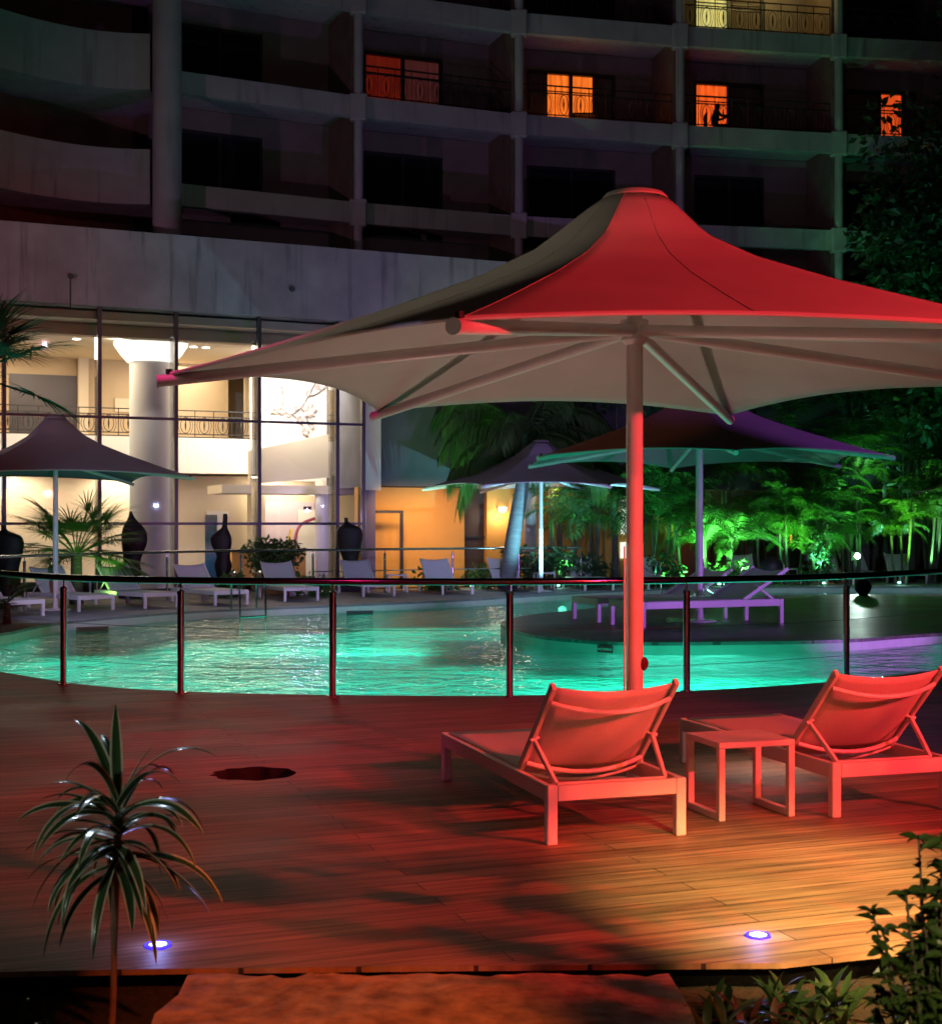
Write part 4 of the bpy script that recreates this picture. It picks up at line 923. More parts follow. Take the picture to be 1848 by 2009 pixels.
# PLANTS
def strip_leaf(mb, base, dirv, length, width, droop, nseg=6, fold=0.0, twist=0.0, taper=0.55):
    """one blade: starts along dirv, bends down with droop; widest near taper"""
    p = Vector(base); d = Vector(dirv).normalized(); n0 = len(mb.v); st = length/nseg
    for i in range(nseg+1):
        t_ = i/nseg; side = d.cross(Vector((0, 0, 1)))
        side = side.normalized() if side.length > 1e-3 else Vector((1, 0, 0))
        if twist: side = (Matrix.Rotation(twist, 3, d) @ side)
        w_ = width*(0.35 + 0.65*math.sin(math.pi*min(1, t_/ (2*taper)))) if t_ < taper else width*max(0.02, (1-(t_-taper)/(1-taper))**0.8)
        nrm = side.cross(d).normalized()
        mb.v += [tuple(p - side*w_*.5 + nrm*fold*w_), tuple(p), tuple(p + side*w_*.5 + nrm*fold*w_)]
        d = (d + Vector((0, 0, -1))*droop*st/length*(0.4+1.2*t_)).normalized(); p = p + d*st
    for i in range(nseg):
        a_ = n0+3*i; mb.f += [(a_, a_+3, a_+4, a_+1), (a_+1, a_+4, a_+5, a_+2)]
def feather(mb, base, dirv, length, droop, nl=26, ll=0.45, lw=0.04, rnd=random, hang=0.5, thick=0.012):
    """arching pinnate frond with paired leaflets"""
    p = Vector(base); d = Vector(dirv).normalized(); pts = []; st = length/nl
    for i in range(nl+1):
        pts.append((p.copy(), d.copy())); d = (d + Vector((0, 0, -1))*droop/nl*(0.3+1.4*i/nl)).normalized(); p = p + d*st
    mb.tube([q[0] for q in pts[::3]] + [pts[-1][0]], thick, 4, False)
    for i, (q, dd) in enumerate(pts[2:], 2):
        t_ = i/nl; side = dd.cross(Vector((0, 0, 1)))
        if side.length < 1e-2: side = Vector((1, 0, 0))
        side.normalize(); L_ = ll*(math.sin(math.pi*(0.12+0.80*t_)))**0.7
        for s_ in (-1, 1):
            v = (side*s_ + dd*0.65 + Vector((0, 0, 1))*(0.25-hang*rnd.uniform(.6, 1.2))).normalized()
            w = v.cross(dd).cross(v).normalized()*lw*.5
            m_ = q + v*L_*.5 + Vector((0, 0, .02)); e = q + v*L_ + Vector((0, 0, -1))*L_*hang*.45
            mb.add([q, m_+w, e, m_-w], [(0, 1, 2, 3)])
def areca(x, y, z, label, h, nst=4, nfr=9, fl=1.5, seed=1, mt=None, group="feather-leaved palms behind the pool", lean=.18, cl=0.25, kind="feather_palm"):
    rr = random.Random(seed); p0 = P(x, y, z); o = thing(kind, (p0.x, p0.y, 0), label, "palm", group)
    for k in range(nst):
        an = rr.uniform(0, 6.28); b = Vector((cl*math.cos(an), cl*math.sin(an), 0)); hh = h*rr.uniform(.68, 1.0); tp = b*(1+lean*6) + Vector((rr.uniform(-.1, .1), rr.uniform(-.1, .1), hh))
        MB().tube([b, b.lerp(tp, .5)+Vector((b.x*.15, b.y*.15, 0)), tp, tp+Vector((b.x*.1, b.y*.1, .3))], [.045, .035, .035, .02], 7).build("stem", M_stem, o, True)
        cr = MB()
        for j in range(nfr):
            a2 = j*2.4 + rr.uniform(-.4, .4); el = rr.uniform(.35, 1.15); d = Vector((math.cos(a2)*math.cos(el), math.sin(a2)*math.cos(el), math.sin(el)))
            feather(cr, tp+Vector((0, 0, .15)), d, fl*rr.uniform(.75, 1.1), rr.uniform(1.2, 2.1), 22, .42*fl/1.5, .045, rr, .45)
        cr.build("crown", mt or M_palm, o)
    return o
def leaf_cloud(mb, c, rad, n_, size, rr, squash=1.0, shell=0.55, dr=0.3):
    for i in range(n_):
        while True:
            v = Vector((rr.uniform(-1, 1), rr.uniform(-1, 1), rr.uniform(-1, 1)))
            if shell*rr.random() < v.length < 1: break
        p = Vector(c) + Vector((v.x*rad[0], v.y*rad[1], v.z*rad[2]))
        d = (v*.7 + Vector((rr.uniform(-1, 1), rr.uniform(-1, 1), rr.uniform(-1, .6)))).normalized(); s_ = d.cross(Vector((rr.uniform(-1, 1), rr.uniform(-1, 1), rr.uniform(-1, 1)))).normalized()
        L_ = size*rr.uniform(.6, 1.3); w = L_*.28; up = d.cross(s_)*w*.25
        mb.add([p, p+d*L_*.5+s_*w-up, p+d*L_, p+d*L_*.5-s_*w-up], [(0, 1, 2, 3)])
def tree(x, y, z, label, trunk_h, blobs, size=.22, dens=260, seed=1, m=None, r_=.10, group="dark trees right of the hotel"):
    rr = random.Random(seed); p0 = P(x, y, z); o = thing("broadleaf_tree", (p0.x, p0.y, 0), label, "tree", group)
    tk = MB(); tk.tube([(0, 0, 0), (rr.uniform(-.1, .1), 0, trunk_h*.5), (rr.uniform(-.2, .2), 0, trunk_h)], [r_, r_*.8, r_*.5], 8)
    for (bx, by, bz, br) in blobs: tk.tube([(0, 0, trunk_h*.8), (bx*.5, by*.5, (trunk_h*.8+bz)/2+.2), (bx, by, bz)], [r_*.45, r_*.3, r_*.1], 6)
    tk.build("trunk", M_bark, o, True)
    cr = MB()
    for (bx, by, bz, br) in blobs:
        for q in range(5):
            cc = (bx+rr.uniform(-.6, .6)*br, by+rr.uniform(-.6, .6)*br, bz+rr.uniform(-.5, .5)*br); leaf_cloud(cr, cc, (br*.62, br*.62, br*.5), int(dens*.3*br), size, rr)
    cr.build("crown", m or M_leafdk, o); return o

# --- foreground striped dracaena
fp_ = P(205, 2090, 4.25); dr = thing("striped_leaf_plant", (fp_.x, fp_.y, -.12), "thin stemmed plant with drooping green leaves edged in cream, left foreground", "plant")
M_drac = mat("striped_leaf", (0.05, 0.09, 0.04), 0.24)
def stripe():
    m = M_drac; n, l, b = nm(m); at_ = n.new("ShaderNodeAttribute"); at_.attribute_name = "edge"; at_.attribute_type = 'GEOMETRY'
    r = n.new("ShaderNodeValToRGB"); e = r.color_ramp.elements; e[0].position = 0.62; e[0].color = (.03, .07, .025, 1); e[1].position = .8; e[1].color = (.62, .60, .42, 1)
    l.new(at_.outputs["Fac"], r.inputs[0]); l.new(r.outputs[0], b.inputs["Base Color"])
stripe()
topz = P(222, 1560, 4.25).z + .12
MB().tube(smooth_line([(0, 0, 0), (.025, 0, .35), (.03, 0, .6), (.04, 0, topz-.12)], 5), [.011]*5+[.010]*5+[.012]*6, 8).build("stem", noisy("brown_stem", (.16, .09, .06), (.24, .15, .1), 20, .7), dr, True)
rr = random.Random(11)
def wide_leaf(base, d0, L_, w0, droop, seed, tw=0.0):
    mb = MB(); edge = []; p = Vector(base); d = Vector(d0).normalized(); ns = 14
    for i in range(ns+1):
        t_ = i/ns; side = d.cross(Vector((0, 0, 1))); side = side.normalized() if side.length > .05 else Vector((1, 0, 0)); side = Matrix.Rotation(tw, 3, d) @ side
        nr_ = side.cross(d); w = w0*(math.sin(math.pi*(0.16+0.84*t_))**0.75 if t_ < 1 else .0)
        for k in range(7):
            u = -1+2*k/6; mb.v.append(tuple(p + side*u*w*.5 + nr_*abs(u)*w*.16)); edge.append(abs(u))
        d = (d + Vector((0, 0, -1))*droop/ns*(.35+1.3*t_)).normalized(); p = p + d*L_/ns
    for i in range(ns):
        for k in range(6): a_ = i*7+k; mb.f.append((a_, a_+7, a_+8, a_+1))
    o = mb.build("leaf", M_drac, dr, True); at_ = o.data.attributes.new("edge", 'FLOAT', 'POINT'); at_.data.foreach_set('value', edge)
ctr = Vector((.04, 0, topz-.12))
wide_leaf(ctr + Vector((0, 0, .10)), (-.02, 0, 1), .30, .040, .05, 0, 0)
wide_leaf(ctr + Vector((.01, 0, .10)), (.42, .1, 1), .20, .016, .6, 1, .3)
wide_leaf(ctr + Vector((-.01, 0, .08)), (-.3, .1, 1), .17, .016, .7, 1, .3)
for k in range(62):
    az = k*2.399 + rr.uniform(-.6, .6); lay = k/62; z0 = .10 - .22*lay; el = .95 - 1.3*lay + rr.uniform(-.35, .35)
    L_ = rr.uniform(.22, .40); wide_leaf(ctr + Vector((0, 0, z0)), (math.cos(az)*math.cos(el), math.sin(az)*math.cos(el), math.sin(el)), L_, rr.uniform(.024, .040), rr.uniform(1.0, 2.7), k, rr.uniform(-.6, .6))
lamp('SPOT', (-2.4, 1.6, 2.0), 60, (.9, 1.0, .85), (-1.05, 4.2, .8), .03, 16, .6)  # spot without a fixture, added to brighten the striped leaves
lamp('SPOT', (-1.7, 6.2, 2.4), 80, (.65, .80, 1.0), (-1.0, 4.2, .9), .03, 26, .6)

# --- foreground glossy bush, right
bq = P(1830, 2060, 3.9); bsh = thing("glossy_leaf_shrub", (bq.x+.03, bq.y, -.12), "dark glossy leaved shrub in the right foreground corner", "shrub")
rr = random.Random(4); st = MB(); lf = MB()
def glossy(mb, p, d, L_, w):
    d = d.normalized(); s_ = d.cross(Vector((0, 0, 1))); s_ = s_.normalized() if s_.length > .05 else Vector((1, 0, 0)); s_ = Matrix.Rotation(rr.uniform(-.9, .9), 3, d) @ s_; nr_ = s_.cross(d); n0 = len(mb.v)
    for i in range(6):
        t_ = i/5; ww = w*math.sin(math.pi*(.08+.92*t_))**.8 if t_ < 1 else 0; q = p + d*L_*t_ - Vector((0, 0, 1))*L_*.35*t_*t_
        mb.v += [tuple(q-s_*ww*.5+nr_*ww*.2), tuple(q), tuple(q+s_*ww*.5+nr_*ww*.2)]
    for i in range(5): a_ = n0+3*i; mb.f += [(a_, a_+3, a_+4, a_+1), (a_+1, a_+4, a_+5, a_+2)]
for k in range(64):
    az = rr.uniform(0, 6.28); r_ = rr.uniform(.02, .25)*(1 if k > 16 else .6); h_ = rr.uniform(.25, .72) if k > 12 else rr.uniform(.72, 1.02)
    tp = Vector((r_*math.cos(az), r_*math.sin(az), h_)); b0 = Vector((tp.x*.25, tp.y*.25, 0)); st.tube([b0, b0.lerp(tp, .6)+Vector((0, 0, .05)), tp], [.007, .005, .003], 5)
    for q in range(44):
        t_ = rr.uniform(.35, 1.0) if q > 6 else 1.0; p = b0.lerp(tp, t_); a2 = q*2.4; e_ = rr.uniform(-.1, .8); glossy(lf, p, Vector((math.cos(a2)*math.cos(e_), math.sin(a2)*math.cos(e_), math.sin(e_))), rr.uniform(.035, .07), rr.uniform(.02, .032))
st.build("stem", M_bark, bsh, True); lf.build("foliage", M_leafgl, bsh, True)
# low plants at the bottom right and left
def low_plant(x, y, z, label, h, n_, m, seed, w=.03, L=.16):
    rr2 = random.Random(seed); p = P(x, y, z); o = thing("low_plant", (p.x, p.y, -.13), label, "plant", "low plants in the soil bed"); mb = MB()
    for k in range(n_):
        az = k*2.4; el = rr2.uniform(.2, 1.3); b = Vector((rr2.uniform(-.06, .06), rr2.uniform(-.06, .06), rr2.uniform(0, h*.5)))
        strip_leaf(mb, b, (math.cos(az)*math.cos(el), math.sin(az)*math.cos(el), math.sin(el)), L*rr2.uniform(.7, 1.2), w, rr2.uniform(.5, 1.6), 5, .1)
    mb.build("foliage", m, o, True); return o
M_low = leaf_mat("yellow_green_leaf", (.04, .05, .012), (.08, .09, .025), .4)
low_plant(1405, 2030, 4.85, "low yellow-green plant at the bottom edge beside the stone step", .12, 22, M_low, 2, .035, .15)
low_plant(1480, 1960, 5.0, "small reddish low plant in the dark bed below the right deck light", .10, 18, leaf_mat("red_leaf", (.09, .02, .02), (.16, .05, .03)), 3, .03, .13)
low_plant(1585, 1990, 4.85, "low dark leafy plant between the stone step and the glossy shrub", .14, 26, M_leafgl, 5, .035, .16)
low_plant(1665, 2020, 4.7, "low leafy plant at the foot of the glossy shrub with a pale leaf tip", .14, 26, M_low, 6, .03, .14)
low_plant(1535, 2030, 5.12, "dark low plant in the bed right behind the small reddish one", .12, 30, M_leafdk, 15, .035, .16)
low_plant(1630, 2030, 5.2, "dark low plant close to the deck edge left of the glossy shrub", .12, 30, M_leafdk, 16, .035, .17)
low_plant(1430, 2030, 5.15, "dark low plant in the bed touching the corner of the stone step", .08, 24, M_leafdk, 17, .03, .12)
low_plant(60, 1990, 4.9, "small dark plant in the soil at the bottom left corner", .10, 20, M_leafgl, 7, .03, .14)

# --- fan palm by the left umbrella
def fan_palm(x, y, z, label, h, nf, R_, seed, m=M_palm, group="palms", trunk_r=.13):
    rr = random.Random(seed); p = P(x, y, z); o = thing("fan_palm", (p.x, p.y, 0), label, "palm", group)
    MB().tube([(0, 0, 0), (0, 0, h*.5), (0, 0, h)], [trunk_r*1.2, trunk_r, trunk_r*.9], 10).build("trunk", M_bark, o, True)
    for k in range(nf):
        mb = MB(); az = k*2.4+rr.uniform(-.2, .2); el = rr.uniform(-.25, 1.2); d = Vector((math.cos(az)*math.cos(el), math.sin(az)*math.cos(el), math.sin(el)))
        L_ = R_*rr.uniform(.45, .65); hubp = Vector((0, 0, h)) + d*L_ - Vector((0, 0, .10*L_)); mb.tube([(0, 0, h), Vector((0, 0, h))+d*L_*.5, hubp], .014, 5, False)
        side = d.cross(Vector((0, 0, 1))).normalized(); nrm = side.cross(d).normalized()
        fwd = (d*math.cos(.35) - nrm*math.sin(.35)).normalized()
        for q in range(34):
            a2 = -2.3 + 4.6*q/33; v = fwd*math.cos(a2) + side*math.sin(a2) + nrm*.12
            strip_leaf(mb, hubp, v, R_*.52*rr.uniform(.85, 1.1)*(1-.12*abs(a2)), .035, rr.uniform(.25, .7), 4, .15, taper=.4)
        mb.build("fan_leaf", m, o)
    return o
fan_palm(150, 1170, 29.8, "green fan palm behind the left umbrella pole", 1.05, 34, 1.75, 3)
pp = P(150, 1170, 29.8)
lamp('SPOT', (pp.x+1.0, pp.y-1.1, .12), 90, (.35, 1.0, .12), (pp.x+.1, pp.y, 1.9), .06, 90, .8)
fan_palm(-62, 640, 17.5, "tall fan palm beyond the left edge with dark fingered leaves hanging into the frame", 3.52, 22, 1.5, 8, M_leafdk)
fan_palm(14, 1120, 24.0, "small yellow-green fan palm at the left edge behind the first lounger", .35, 8, .7, 12, M_low, trunk_r=.06)

# --- potted round bush
pb_ = P(540, 1150, 34.3); pot = thing("planter", (pb_.x, pb_.y, 0), "round terracotta planter under the clipped bush behind the pool ladder", "planter")
MB().lathe([(0, 0), (.38, 0), (.52, .42), (.58, .46), (.58, .52), (.50, .52), (.46, .44), (0, .44)], n=28).build("pot", noisy("terracotta", (.5, .2, .07), (.6, .27, .1), 5, .7), pot, True)
MB().lathe([(0, .451), (.455, .453)], n=20).build("soil", M_soil, pot)
bu = thing("round_bush", (pb_.x, pb_.y, .44), "dense round green bush growing in the terracotta planter", "bush"); mb = MB(); rr = random.Random(6)
MB().tube([(0, 0, 0), (0, 0, .5)], .05, 7).build("trunk", M_bark, bu)
for q in range(16): leaf_cloud(mb, (rr.uniform(-.5, .5), rr.uniform(-.4, .4), .42+rr.uniform(-.22, .25)), (.32, .32, .26), 110, .12, rr)
mb.build("foliage", leaf_mat("bush_leaf", (.03, .07, .02), (.06, .12, .03)), bu)
lamp('SPOT', (pb_.x-1.5, pb_.y-3, 1.8), 40, (.9, 1.0, .8), (pb_.x, pb_.y, .8), .1, 40, .8)

# --- royal palm with leaning grey trunk
rp_ = P(1000, 1150, 37.0); rpo = thing("royal_palm", (rp_.x-.12, 36.2, 0), "tall palm with leaning smooth grey trunk and drooping green-lit fronds behind the back umbrella", "palm")
tp = P(1026, 945, 36.2); cr0 = P(1030, 850, 36.2); l_ = rpo.location
MB().tube(smooth_line([(0, 0, 0), ((P(1010, 1040, 36.2).x-l_.x), 0, 1.6), (tp.x-l_.x, 0, tp.z)], 5), [.23-.006*i for i in range(11)], 18).build("trunk", noisy("grey_trunk", (.10, .10, .11), (.17, .17, .17), 3, .7, stretch=(1, 1, 6)), rpo, True)
MB().tube([(tp.x-l_.x, 0, tp.z+.005), (cr0.x-l_.x-.1, 0, (tp.z+cr0.z)/2), (cr0.x-l_.x, 0, cr0.z)], [.185, .17, .10], 16).build("crownshaft", noisy("green_crownshaft", (.05, .16, .09), (.08, .22, .12), 3, .45), rpo, True)
rr = random.Random(21); c0 = Vector((cr0.x-l_.x, 0, cr0.z-.1))
for k in range(15):
    az = k*2.4+.3; el = rr.uniform(.15, .95); mb = MB()
    feather(mb, c0, (math.cos(az)*math.cos(el), .6*math.sin(az)*math.cos(el), math.sin(el)), rr.uniform(2.4, 3.3), rr.uniform(2.2, 3.0), 44, .75, .05, rr, 1.0, .03); mb.build("frond", M_palm, rpo)
for dx_, dz_ in ((-1, .25), (-1, .75), (-.75, 1.0), (-.9, -.1)):
    mb = MB(); feather(mb, c0, (dx_, -.35, dz_), 2.9, 2.5, 50, .85, .05, rr, 1.0, .03); mb.build("frond", M_palm, rpo)
lamp('SPOT', (rp_.x-3.4, 32.5, .3), 900, (.45, 1.0, .45), (rp_.x-1.6, 36, 4.2), .06, 50, .9)

# --- palms and trees at the right
GR = [("tall slender palm clump between back umbrella pole and thick red-lit pole", 1105, 38.2, 3.3, 5, 9, 1.5, 31),
      ("palm clump directly left of the thick red-lit pole", 1185, 38.6, 3.0, 4, 8, 1.3, 32),
      ("palm clump just right of the thick red-lit pole against an orange glow", 1300, 39.2, 2.6, 4, 9, 1.4, 33),
      ("bright green lit palm beside the island umbrella pole", 1408, 39.0, 1.25, 4, 9, 1.5, 34),
      ("taller dim palm behind the bright green one", 1440, 41.0, 3.4, 4, 9, 1.8, 35),
      ("slim palm with bright fronds right of the garden bar counter", 1555, 39.6, 2.3, 4, 8, 1.5, 36),
      ("palm with teal lit fronds in front of the orange lit panel", 1608, 40.0, 2.9, 4, 8, 1.5, 37),
      ("tall thin palm clump with crown just under the violet umbrella tip", 1690, 40.5, 4.2, 4, 9, 1.5, 38),
      ("small palm with bright arching fronds near the right edge", 1772, 39.5, 1.9, 3, 9, 1.4, 39),
      ("tall palm clump at the right edge behind the last lounger", 1835, 41.5, 4.6, 4, 9, 1.9, 40),
      ("very tall dark palm rising above the island umbrella", 1520, 43.2-.6, 5.2, 4, 9, 2.2, 41),
      ("very tall dark palm in the row right of the violet umbrella", 1745, 42.6, 6.2, 4, 9, 2.4, 42)]
for lb, x, z, h, ns_, nf, fl, sd_ in GR: areca(x, 1150, z, lb, h, ns_, nf, fl, sd_, lean=.12)
def gl(x, z, h, pw, col, tx=None, th=2, sz=70): 
    p = P(x, 1150, z); t_ = P(tx or x, 1150, z+1.6); lamp('SPOT', (p.x, p.y, h), pw*4.6, col, (t_.x, t_.y, th), .05, sz, .8)
GL = (.16, 1.0, .22)
for q_, (lb, x, z, h) in enumerate((("dense dark palm clump filling the gap just left of the thick pole", 1150, 37.6, 2.2), ("dense palm clump behind the lounger just right of the thick pole", 1260, 38.4, 2.4), ("leafy palm clump between thick pole and island umbrella pole", 1345, 39.4, 2.0), ("leafy palm clump right of the small red sign", 1505, 40.0, 1.7), ("low spreading palm left of the star-like floodlight", 1655, 40.3, 1.6), ("dense dark palm clump behind the rightmost loungers", 1815, 40.3, 2.4))):
    areca(x, 1150, z, lb, h, 3, 13, 1.9, 90+q_, lean=.16)
gl(1345, 37.9, .2, 110, GL, 1345, 2.2); gl(1505, 38.4, .2, 110, (.2, 1, .4), 1505, 2.4); gl(1655, 38.6, .2, 90, GL, 1655, 2.2)
gl(1105, 36.6, .2, 200, GL, 1115, 3.2, 55); gl(1300, 37.8, .2, 120, GL, 1300, 2.6); gl(1408, 37.4, .15, 520, (.22, 1.0, .25), 1412, 1.7, 70)
gl(1460, 38.4, .2, 160, (.3, 1, .45), 1455, 3.4, 50); gl(1555, 37.7, .15, 420, (.22, 1.0, .15), 1560, 2.4, 60); gl(1608, 38.4, .2, 240, (.2, 1, .55), 1608, 3.2, 55)
gl(1690, 38.3, .2, 300, (.22, 1.0, .25), 1690, 4.3, 40); gl(1772, 37.8, .15, 330, (.3, 1.0, .12), 1775, 2.1, 60); gl(1835, 39.5, .2, 160, (.3, 1, .4), 1830, 5, 60)
gl(1520, 40.8, .2, 200, (.2, 1, .6), 1520, 6, 50); gl(1745, 40.8, .2, 200, (.2, .9, .6), 1745, 7, 55)
tree(1790, 1150, 41.2, "dark tree rising behind the right end of the big canopy", 7.0, [(-1.2,0,7.6,1.5),(.6,0,8.6,1.6),(1.6,0,7,1.6),(-.3,0,10,1.5),(1.3,0,11.2,1.6),(-1.9,0,6.1,1.1)], .30, 230, 51)
tree(1880, 1150, 38.5, "tallest dark tree filling the upper right edge of the frame", 10.0, [(-.6,0,12,1.8),(.7,0,14,2),(-.5,0,9,2),(1,0,7,2),(-1.3,0,10.4,1.3),(.2,0,5.2,1.6),(.4,0,15.8,1.4)], .32, 230, 52)
tree(1640, 1150, 43.9, "mid-height dark tree over the garden bar", 4.6, [(-1.6,0,5.4,1.3),(0,0,6.2,1.5),(1.4,0,5.2,1.4),(.4,-.8,4.2,1.2)], .26, 230, 53)
tree(1390, 1150, 42.6, "dark tree behind the island umbrella canopy", 4.4, [(-1.2,0,4.8,1.2),(.3,0,5.6,1.4),(1.7,0,4.9,1.2)], .26, 220, 54)
tree(1210, 1150, 38.0, "dark tree above the palm stems behind the thick pole", 4.0, [(-1.4,0,5.0,1.0),(0,0,5.4,1.2),(1.5,0,5.0,1.2),(2.6,0,4.6,1.0)], .22, 220, 55)
lamp('SPOT', (9, 33, .4), 900, (.08, 1, .45), (12.5, 39, 7.5), .03, 60, 1)
lamp('SPOT', (4, 35, .4), 700, (.1, 1, .35), (6.5, 41, 4.8), .03, 70, 1)

def shrub(x, y, z, label, w, h, n_, seed, m=None, group="low shrubs along the orange wall"):
    rr = random.Random(seed); p = P(x, y, z); o = thing("shrub", (p.x, p.y, 0), label, "shrub", group); mb = MB(); st = MB()
    for q in range(n_): 
        cx_, cy_, cz = rr.uniform(-w, w), rr.uniform(-.25, .25), h*rr.uniform(.2, .85); leaf_cloud(mb, (cx_, cy_, cz), (.28, .28, .24), 34, .17, rr); st.tube([(cx_*.4, 0, 0), (cx_, cy_, cz)], .012, 4, False)
    st.build("stem", M_bark, o); mb.build("foliage", m or M_leafdk, o)
shrub(1020, 1150, 37.0, "dark leafy shrub right of the leaning palm trunk", .35, 1.15, 12, 61)
shrub(1078, 1150, 36.7, "dark leafy shrub behind the back umbrella pole", .45, 1.0, 14, 62)
shrub(945, 1152, 36.6, "small shrub at the foot of the dark door", .3, .55, 6, 63, M_palm)
shrub(852, 1152, 35.9, "small shrub behind the lounger in front of the plain orange wall", .3, .4, 6, 64, M_palm)
shrub(1160, 1150, 37.4, "dark shrub left of the thick red-lit pole", .45, .9, 12, 65)
shrub(1310, 1150, 38.0, "dark shrub behind the lounger beside the thick pole", .4, .8, 10, 66)
shrub(1600, 1150, 39.0, "broad leaved shrub in front of the orange lit panel", .3, 1.5, 12, 67)
shrub(1430, 1150, 38.6, "low shrub at the foot of the bright green palm", .4, .6, 8, 68, M_palm)
shrub(740-310, 1168, 32.6, "low shrub behind the third far lounger in front of the glass", .5, .45, 8, 69, M_palm)
shrub(610, 1165, 33.0, "low shrub right of the terracotta planter", .35, .45, 6, 70, M_palm)

# --- statues behind the terrace rail
def statue(x, z, ytop, label, prof, hh=None, neck=True):
    p = P(x, 1100, z); o = thing("torso_statue", (p.x, p.y, 0), label, "statue", "dark bronze torso statues before the glass"); H_ = P(x, ytop, z).z
    mb = MB(); n_ = 20; rows = smooth_line([(a, b, c_) for a, b, c_ in prof], 4); m_ = len(rows)
    for q in rows:
        cx_, w_, t_ = q
        i = len(mb.v)
    zs = [i/(m_-1) for i in range(m_)]
    for q, t_ in zip(rows, zs):
        off, w_, dp = q
        for k in range(n_): th = 2*math.pi*k/n_; mb.v.append((off + w_*math.cos(th), dp*math.sin(th), .16 + (H_-.16)*t_))
    for i in range(m_-1):
        for k in range(n_): k2 = (k+1) % n_; mb.f.append((i*n_+k, i*n_+k2, (i+1)*n_+k2, (i+1)*n_+k))
    mb.f.append(tuple(range(n_))[::-1]); mb.f.append(tuple((m_-1)*n_+k for k in range(n_)))
    mb.build("figure", M_bronze, o, True)
    MB().box((-.26, -.22, 0), (.26, .22, .16), None, .01).build("plinth", M_dark, o)
A_ = [(-.02,.13,.12),(-.02,.14,.13),(-.01,.15,.14),(0,.17,.15),(0,.20,.16),(0,.21,.16),(0,.18,.14),(.0,.165,.13),(-.02,.20,.14),(-.04,.24,.15),(-.05,.26,.15),(-.05,.25,.15),(-.02,.17,.12),(.03,.075,.08),(.04,.06,.06),(.05,.06,.06),(.05,.05,.05)]
B_ = [(0,.17,.14),(0,.18,.15),(0,.20,.16),(.01,.22,.17),(.01,.22,.17),(0,.20,.16),(-.01,.22,.16),(-.02,.26,.17),(-.03,.30,.18),(-.03,.32,.18),(-.03,.34,.18),(-.03,.33,.17),(-.04,.27,.15),(-.10,.07,.06),(-.12,.05,.05)]
C_ = [(0,.16,.14),(0,.17,.15),(.01,.20,.16),(.01,.22,.17),(0,.20,.15),(.02,.21,.15),(.04,.25,.17),(.06,.29,.18),(.07,.30,.18),(.06,.28,.16),(.03,.20,.12),(0,.08,.07),(-.02,.03,.03)]
statue(438, 33.9, 1008, "slim dark torso statue with a narrow neck, before the glass beside the poster", A_)
statue(688, 35.3, 1016, "broad shouldered dark statue at the right end of the glass wall", B_)
statue(258, 32.3, 1003, "dark statue standing among the fan palm leaves", C_)
statue(18, 29.0, 1030, "dark statue cut by the left edge before the glass", B_)

# --- balls, floodlight and small deck lights on the far side
def ball(x, y, z, r_, label):
    p = P(x, y, z); o = thing("ball_ornament", (p.x, p.y, max(0, p.z-r_)), label, "ball ornament", "black balls on the far deck")
    MB().lathe([(r_*math.sin(t_*math.pi/12)*(1.0), r_-r_*math.cos(t_*math.pi/12)) for t_ in range(13)], n=24).build("ball", M_bronze, o, True)
    MB().lathe([(r_*.5, 0), (r_*.55, .03), (r_*.3, .05)], n=16).build("foot", M_black, o)
ball(1515, 1116, 35.0, .30, "large black ball ornament right of the teal lit lounger")
ball(1693, 1153, 33.4, .20, "smaller black ball ornament on the island edge below the star-like floodlight")
fq = P(1682, 1091, 39.0); fl_ = thing("floodlight", (fq.x, fq.y, 0), "bright star-like floodlight on a short black post among the right hand loungers", "floodlight")
MB().tube([(0, .1, 0), (0, .1, fq.z)], .03, 8).build("post", M_black, fl_, True); MB().box((-.14, .0, fq.z-.12), (.14, .14, fq.z+.12), None, .01).build("housing", M_black, fl_)
MB().tube([(0, -.012, fq.z), (0, -.001, fq.z)], .075, 16).build("lens", emis("flood_lens", (.85, 1, .92), 60), fl_)
lamp('SPOT', (fq.x, fq.y-.1, fq.z), 260, (.75, 1, .88), (fq.x-1, fq.y-9, 0), .06, 80, .7)
for x, y, lb in ((926, 1155, "small green deck light left of the back umbrella pole"), (1095, 1154, "small green deck light right of the back umbrella pole"), (1411, 1151, "small green deck light under the bright green palm"), (1364+290-38, 1149, "small green deck light near the orange lit panel"), (1764, 1148, "small green deck light under the lounger at the right edge")):
    p = G(x, y); o = thing("deck_spotlight", (p.x, p.y, 0), lb, "deck light", "small green deck lights on the far side")
    MB().lathe([(.06, 0), (.065, .05), (.05, .06)], n=14).build("housing", M_steel, o, True); MB().lathe([(0, .061), (.048, .062), (.03, .09), (0, .095)], n=12).build("lens", M_green, o, True)
    lamp('POINT', (p.x, p.y-.1, .16), 3.0, (.4, 1, .8), size=.04)
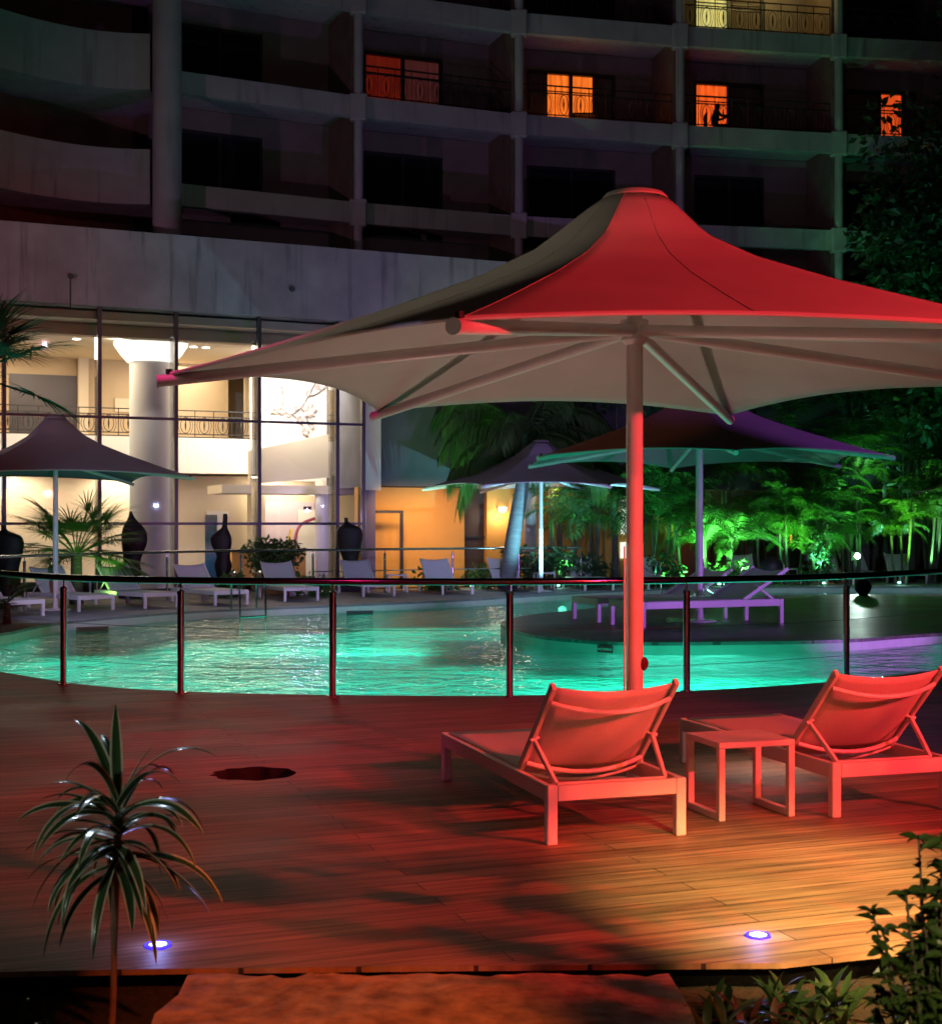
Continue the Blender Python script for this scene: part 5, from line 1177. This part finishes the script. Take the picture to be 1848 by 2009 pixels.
# warning plate on the island edge and skimmer mouths
q = g2(1189, 1259); q0 = Vector((q[0], q[1])); e0 = Vector(g2(1172, 1258)); e1 = Vector(g2(1207, 1260)); ud = (e1-e0).normalized(); nd = Vector((ud.y, -ud.x))
sg = thing("depth_sign", (q0.x + nd.x*.02, q0.y + nd.y*.02, -.14), "small red plate with white writing on the island edge left of the thick pole", "sign", rz=math.atan2(ud.y, ud.x))
MB().box((-.13, -.015, -.02), (.13, 0, .085), None, .003).build("plate", mat("red_plate", (.35, .02, .03), .5), sg)
cu = bpy.data.curves.new("lettering", 'FONT'); cu.body = "NO DIVING"; cu.size = .045; cu.align_x = 'CENTER'; cu.extrude = .001
co = bpy.data.objects.new("lettering", cu); COL.objects.link(co); co.parent = sg; co.location = (0, -.017, .016); co.rotation_euler = (R(90), 0, 0); cu.materials.append(M_offw)
bpy.context.view_layer.update(); lm = bpy.data.meshes.new_from_object(co.evaluated_get(bpy.context.evaluated_depsgraph_get())); lo = bpy.data.objects.new("lettering_mesh", lm); COL.objects.link(lo); lo.parent = sg; lo.location = co.location; lo.rotation_euler = co.rotation_euler
bpy.data.objects.remove(co); lo.name = "lettering"
for (x, y, lb) in ((706, 1190, "dark skimmer opening in the far pool wall behind the third railing post"), (182, 1220, "dark skimmer opening in the far pool wall near the left end")):
    q = Vector(g2(x, y)); e0 = Vector(g2(x-15, y+ (2 if x < 300 else 1))); ud = Vector((1, .25 if x > 300 else .55)).normalized()
    sk_ = thing("pool_skimmer", (q.x, q.y-.02, -.12), lb, "skimmer", "skimmer openings in the pool wall", rz=math.atan2(ud.y, ud.x))
    MB().box((-.28, -.02, -.05), (.28, 0, .035), None, .004).build("frame", M_mull, sk_); MB().box((-.24, -.026, -.035), (.24, -.021, .02)).build("flap", M_black, sk_)

# --- unseen tree beside the photographer, added to break the red floodlights into patches
rr = random.Random(77); gt_ = thing("dapple_tree", (4.35, 4.15, -.1), "unseen leafy tree right of the viewpoint, added to dapple the light on the deck", "tree")
MB().tube([(0, 0, 0), (.1, .1, 1.3), (0, 0, 2.6)], [.08, .06, .04], 8).build("trunk", M_bark, gt_, True)
mb = MB()
for q in range(38): leaf_cloud(mb, (rr.uniform(-.75, .6), rr.uniform(-.6, .6), rr.uniform(1.7, 2.75)), (.17, .17, .13), 17, .12, rr)
mb.build("crown", M_leafdk, gt_)
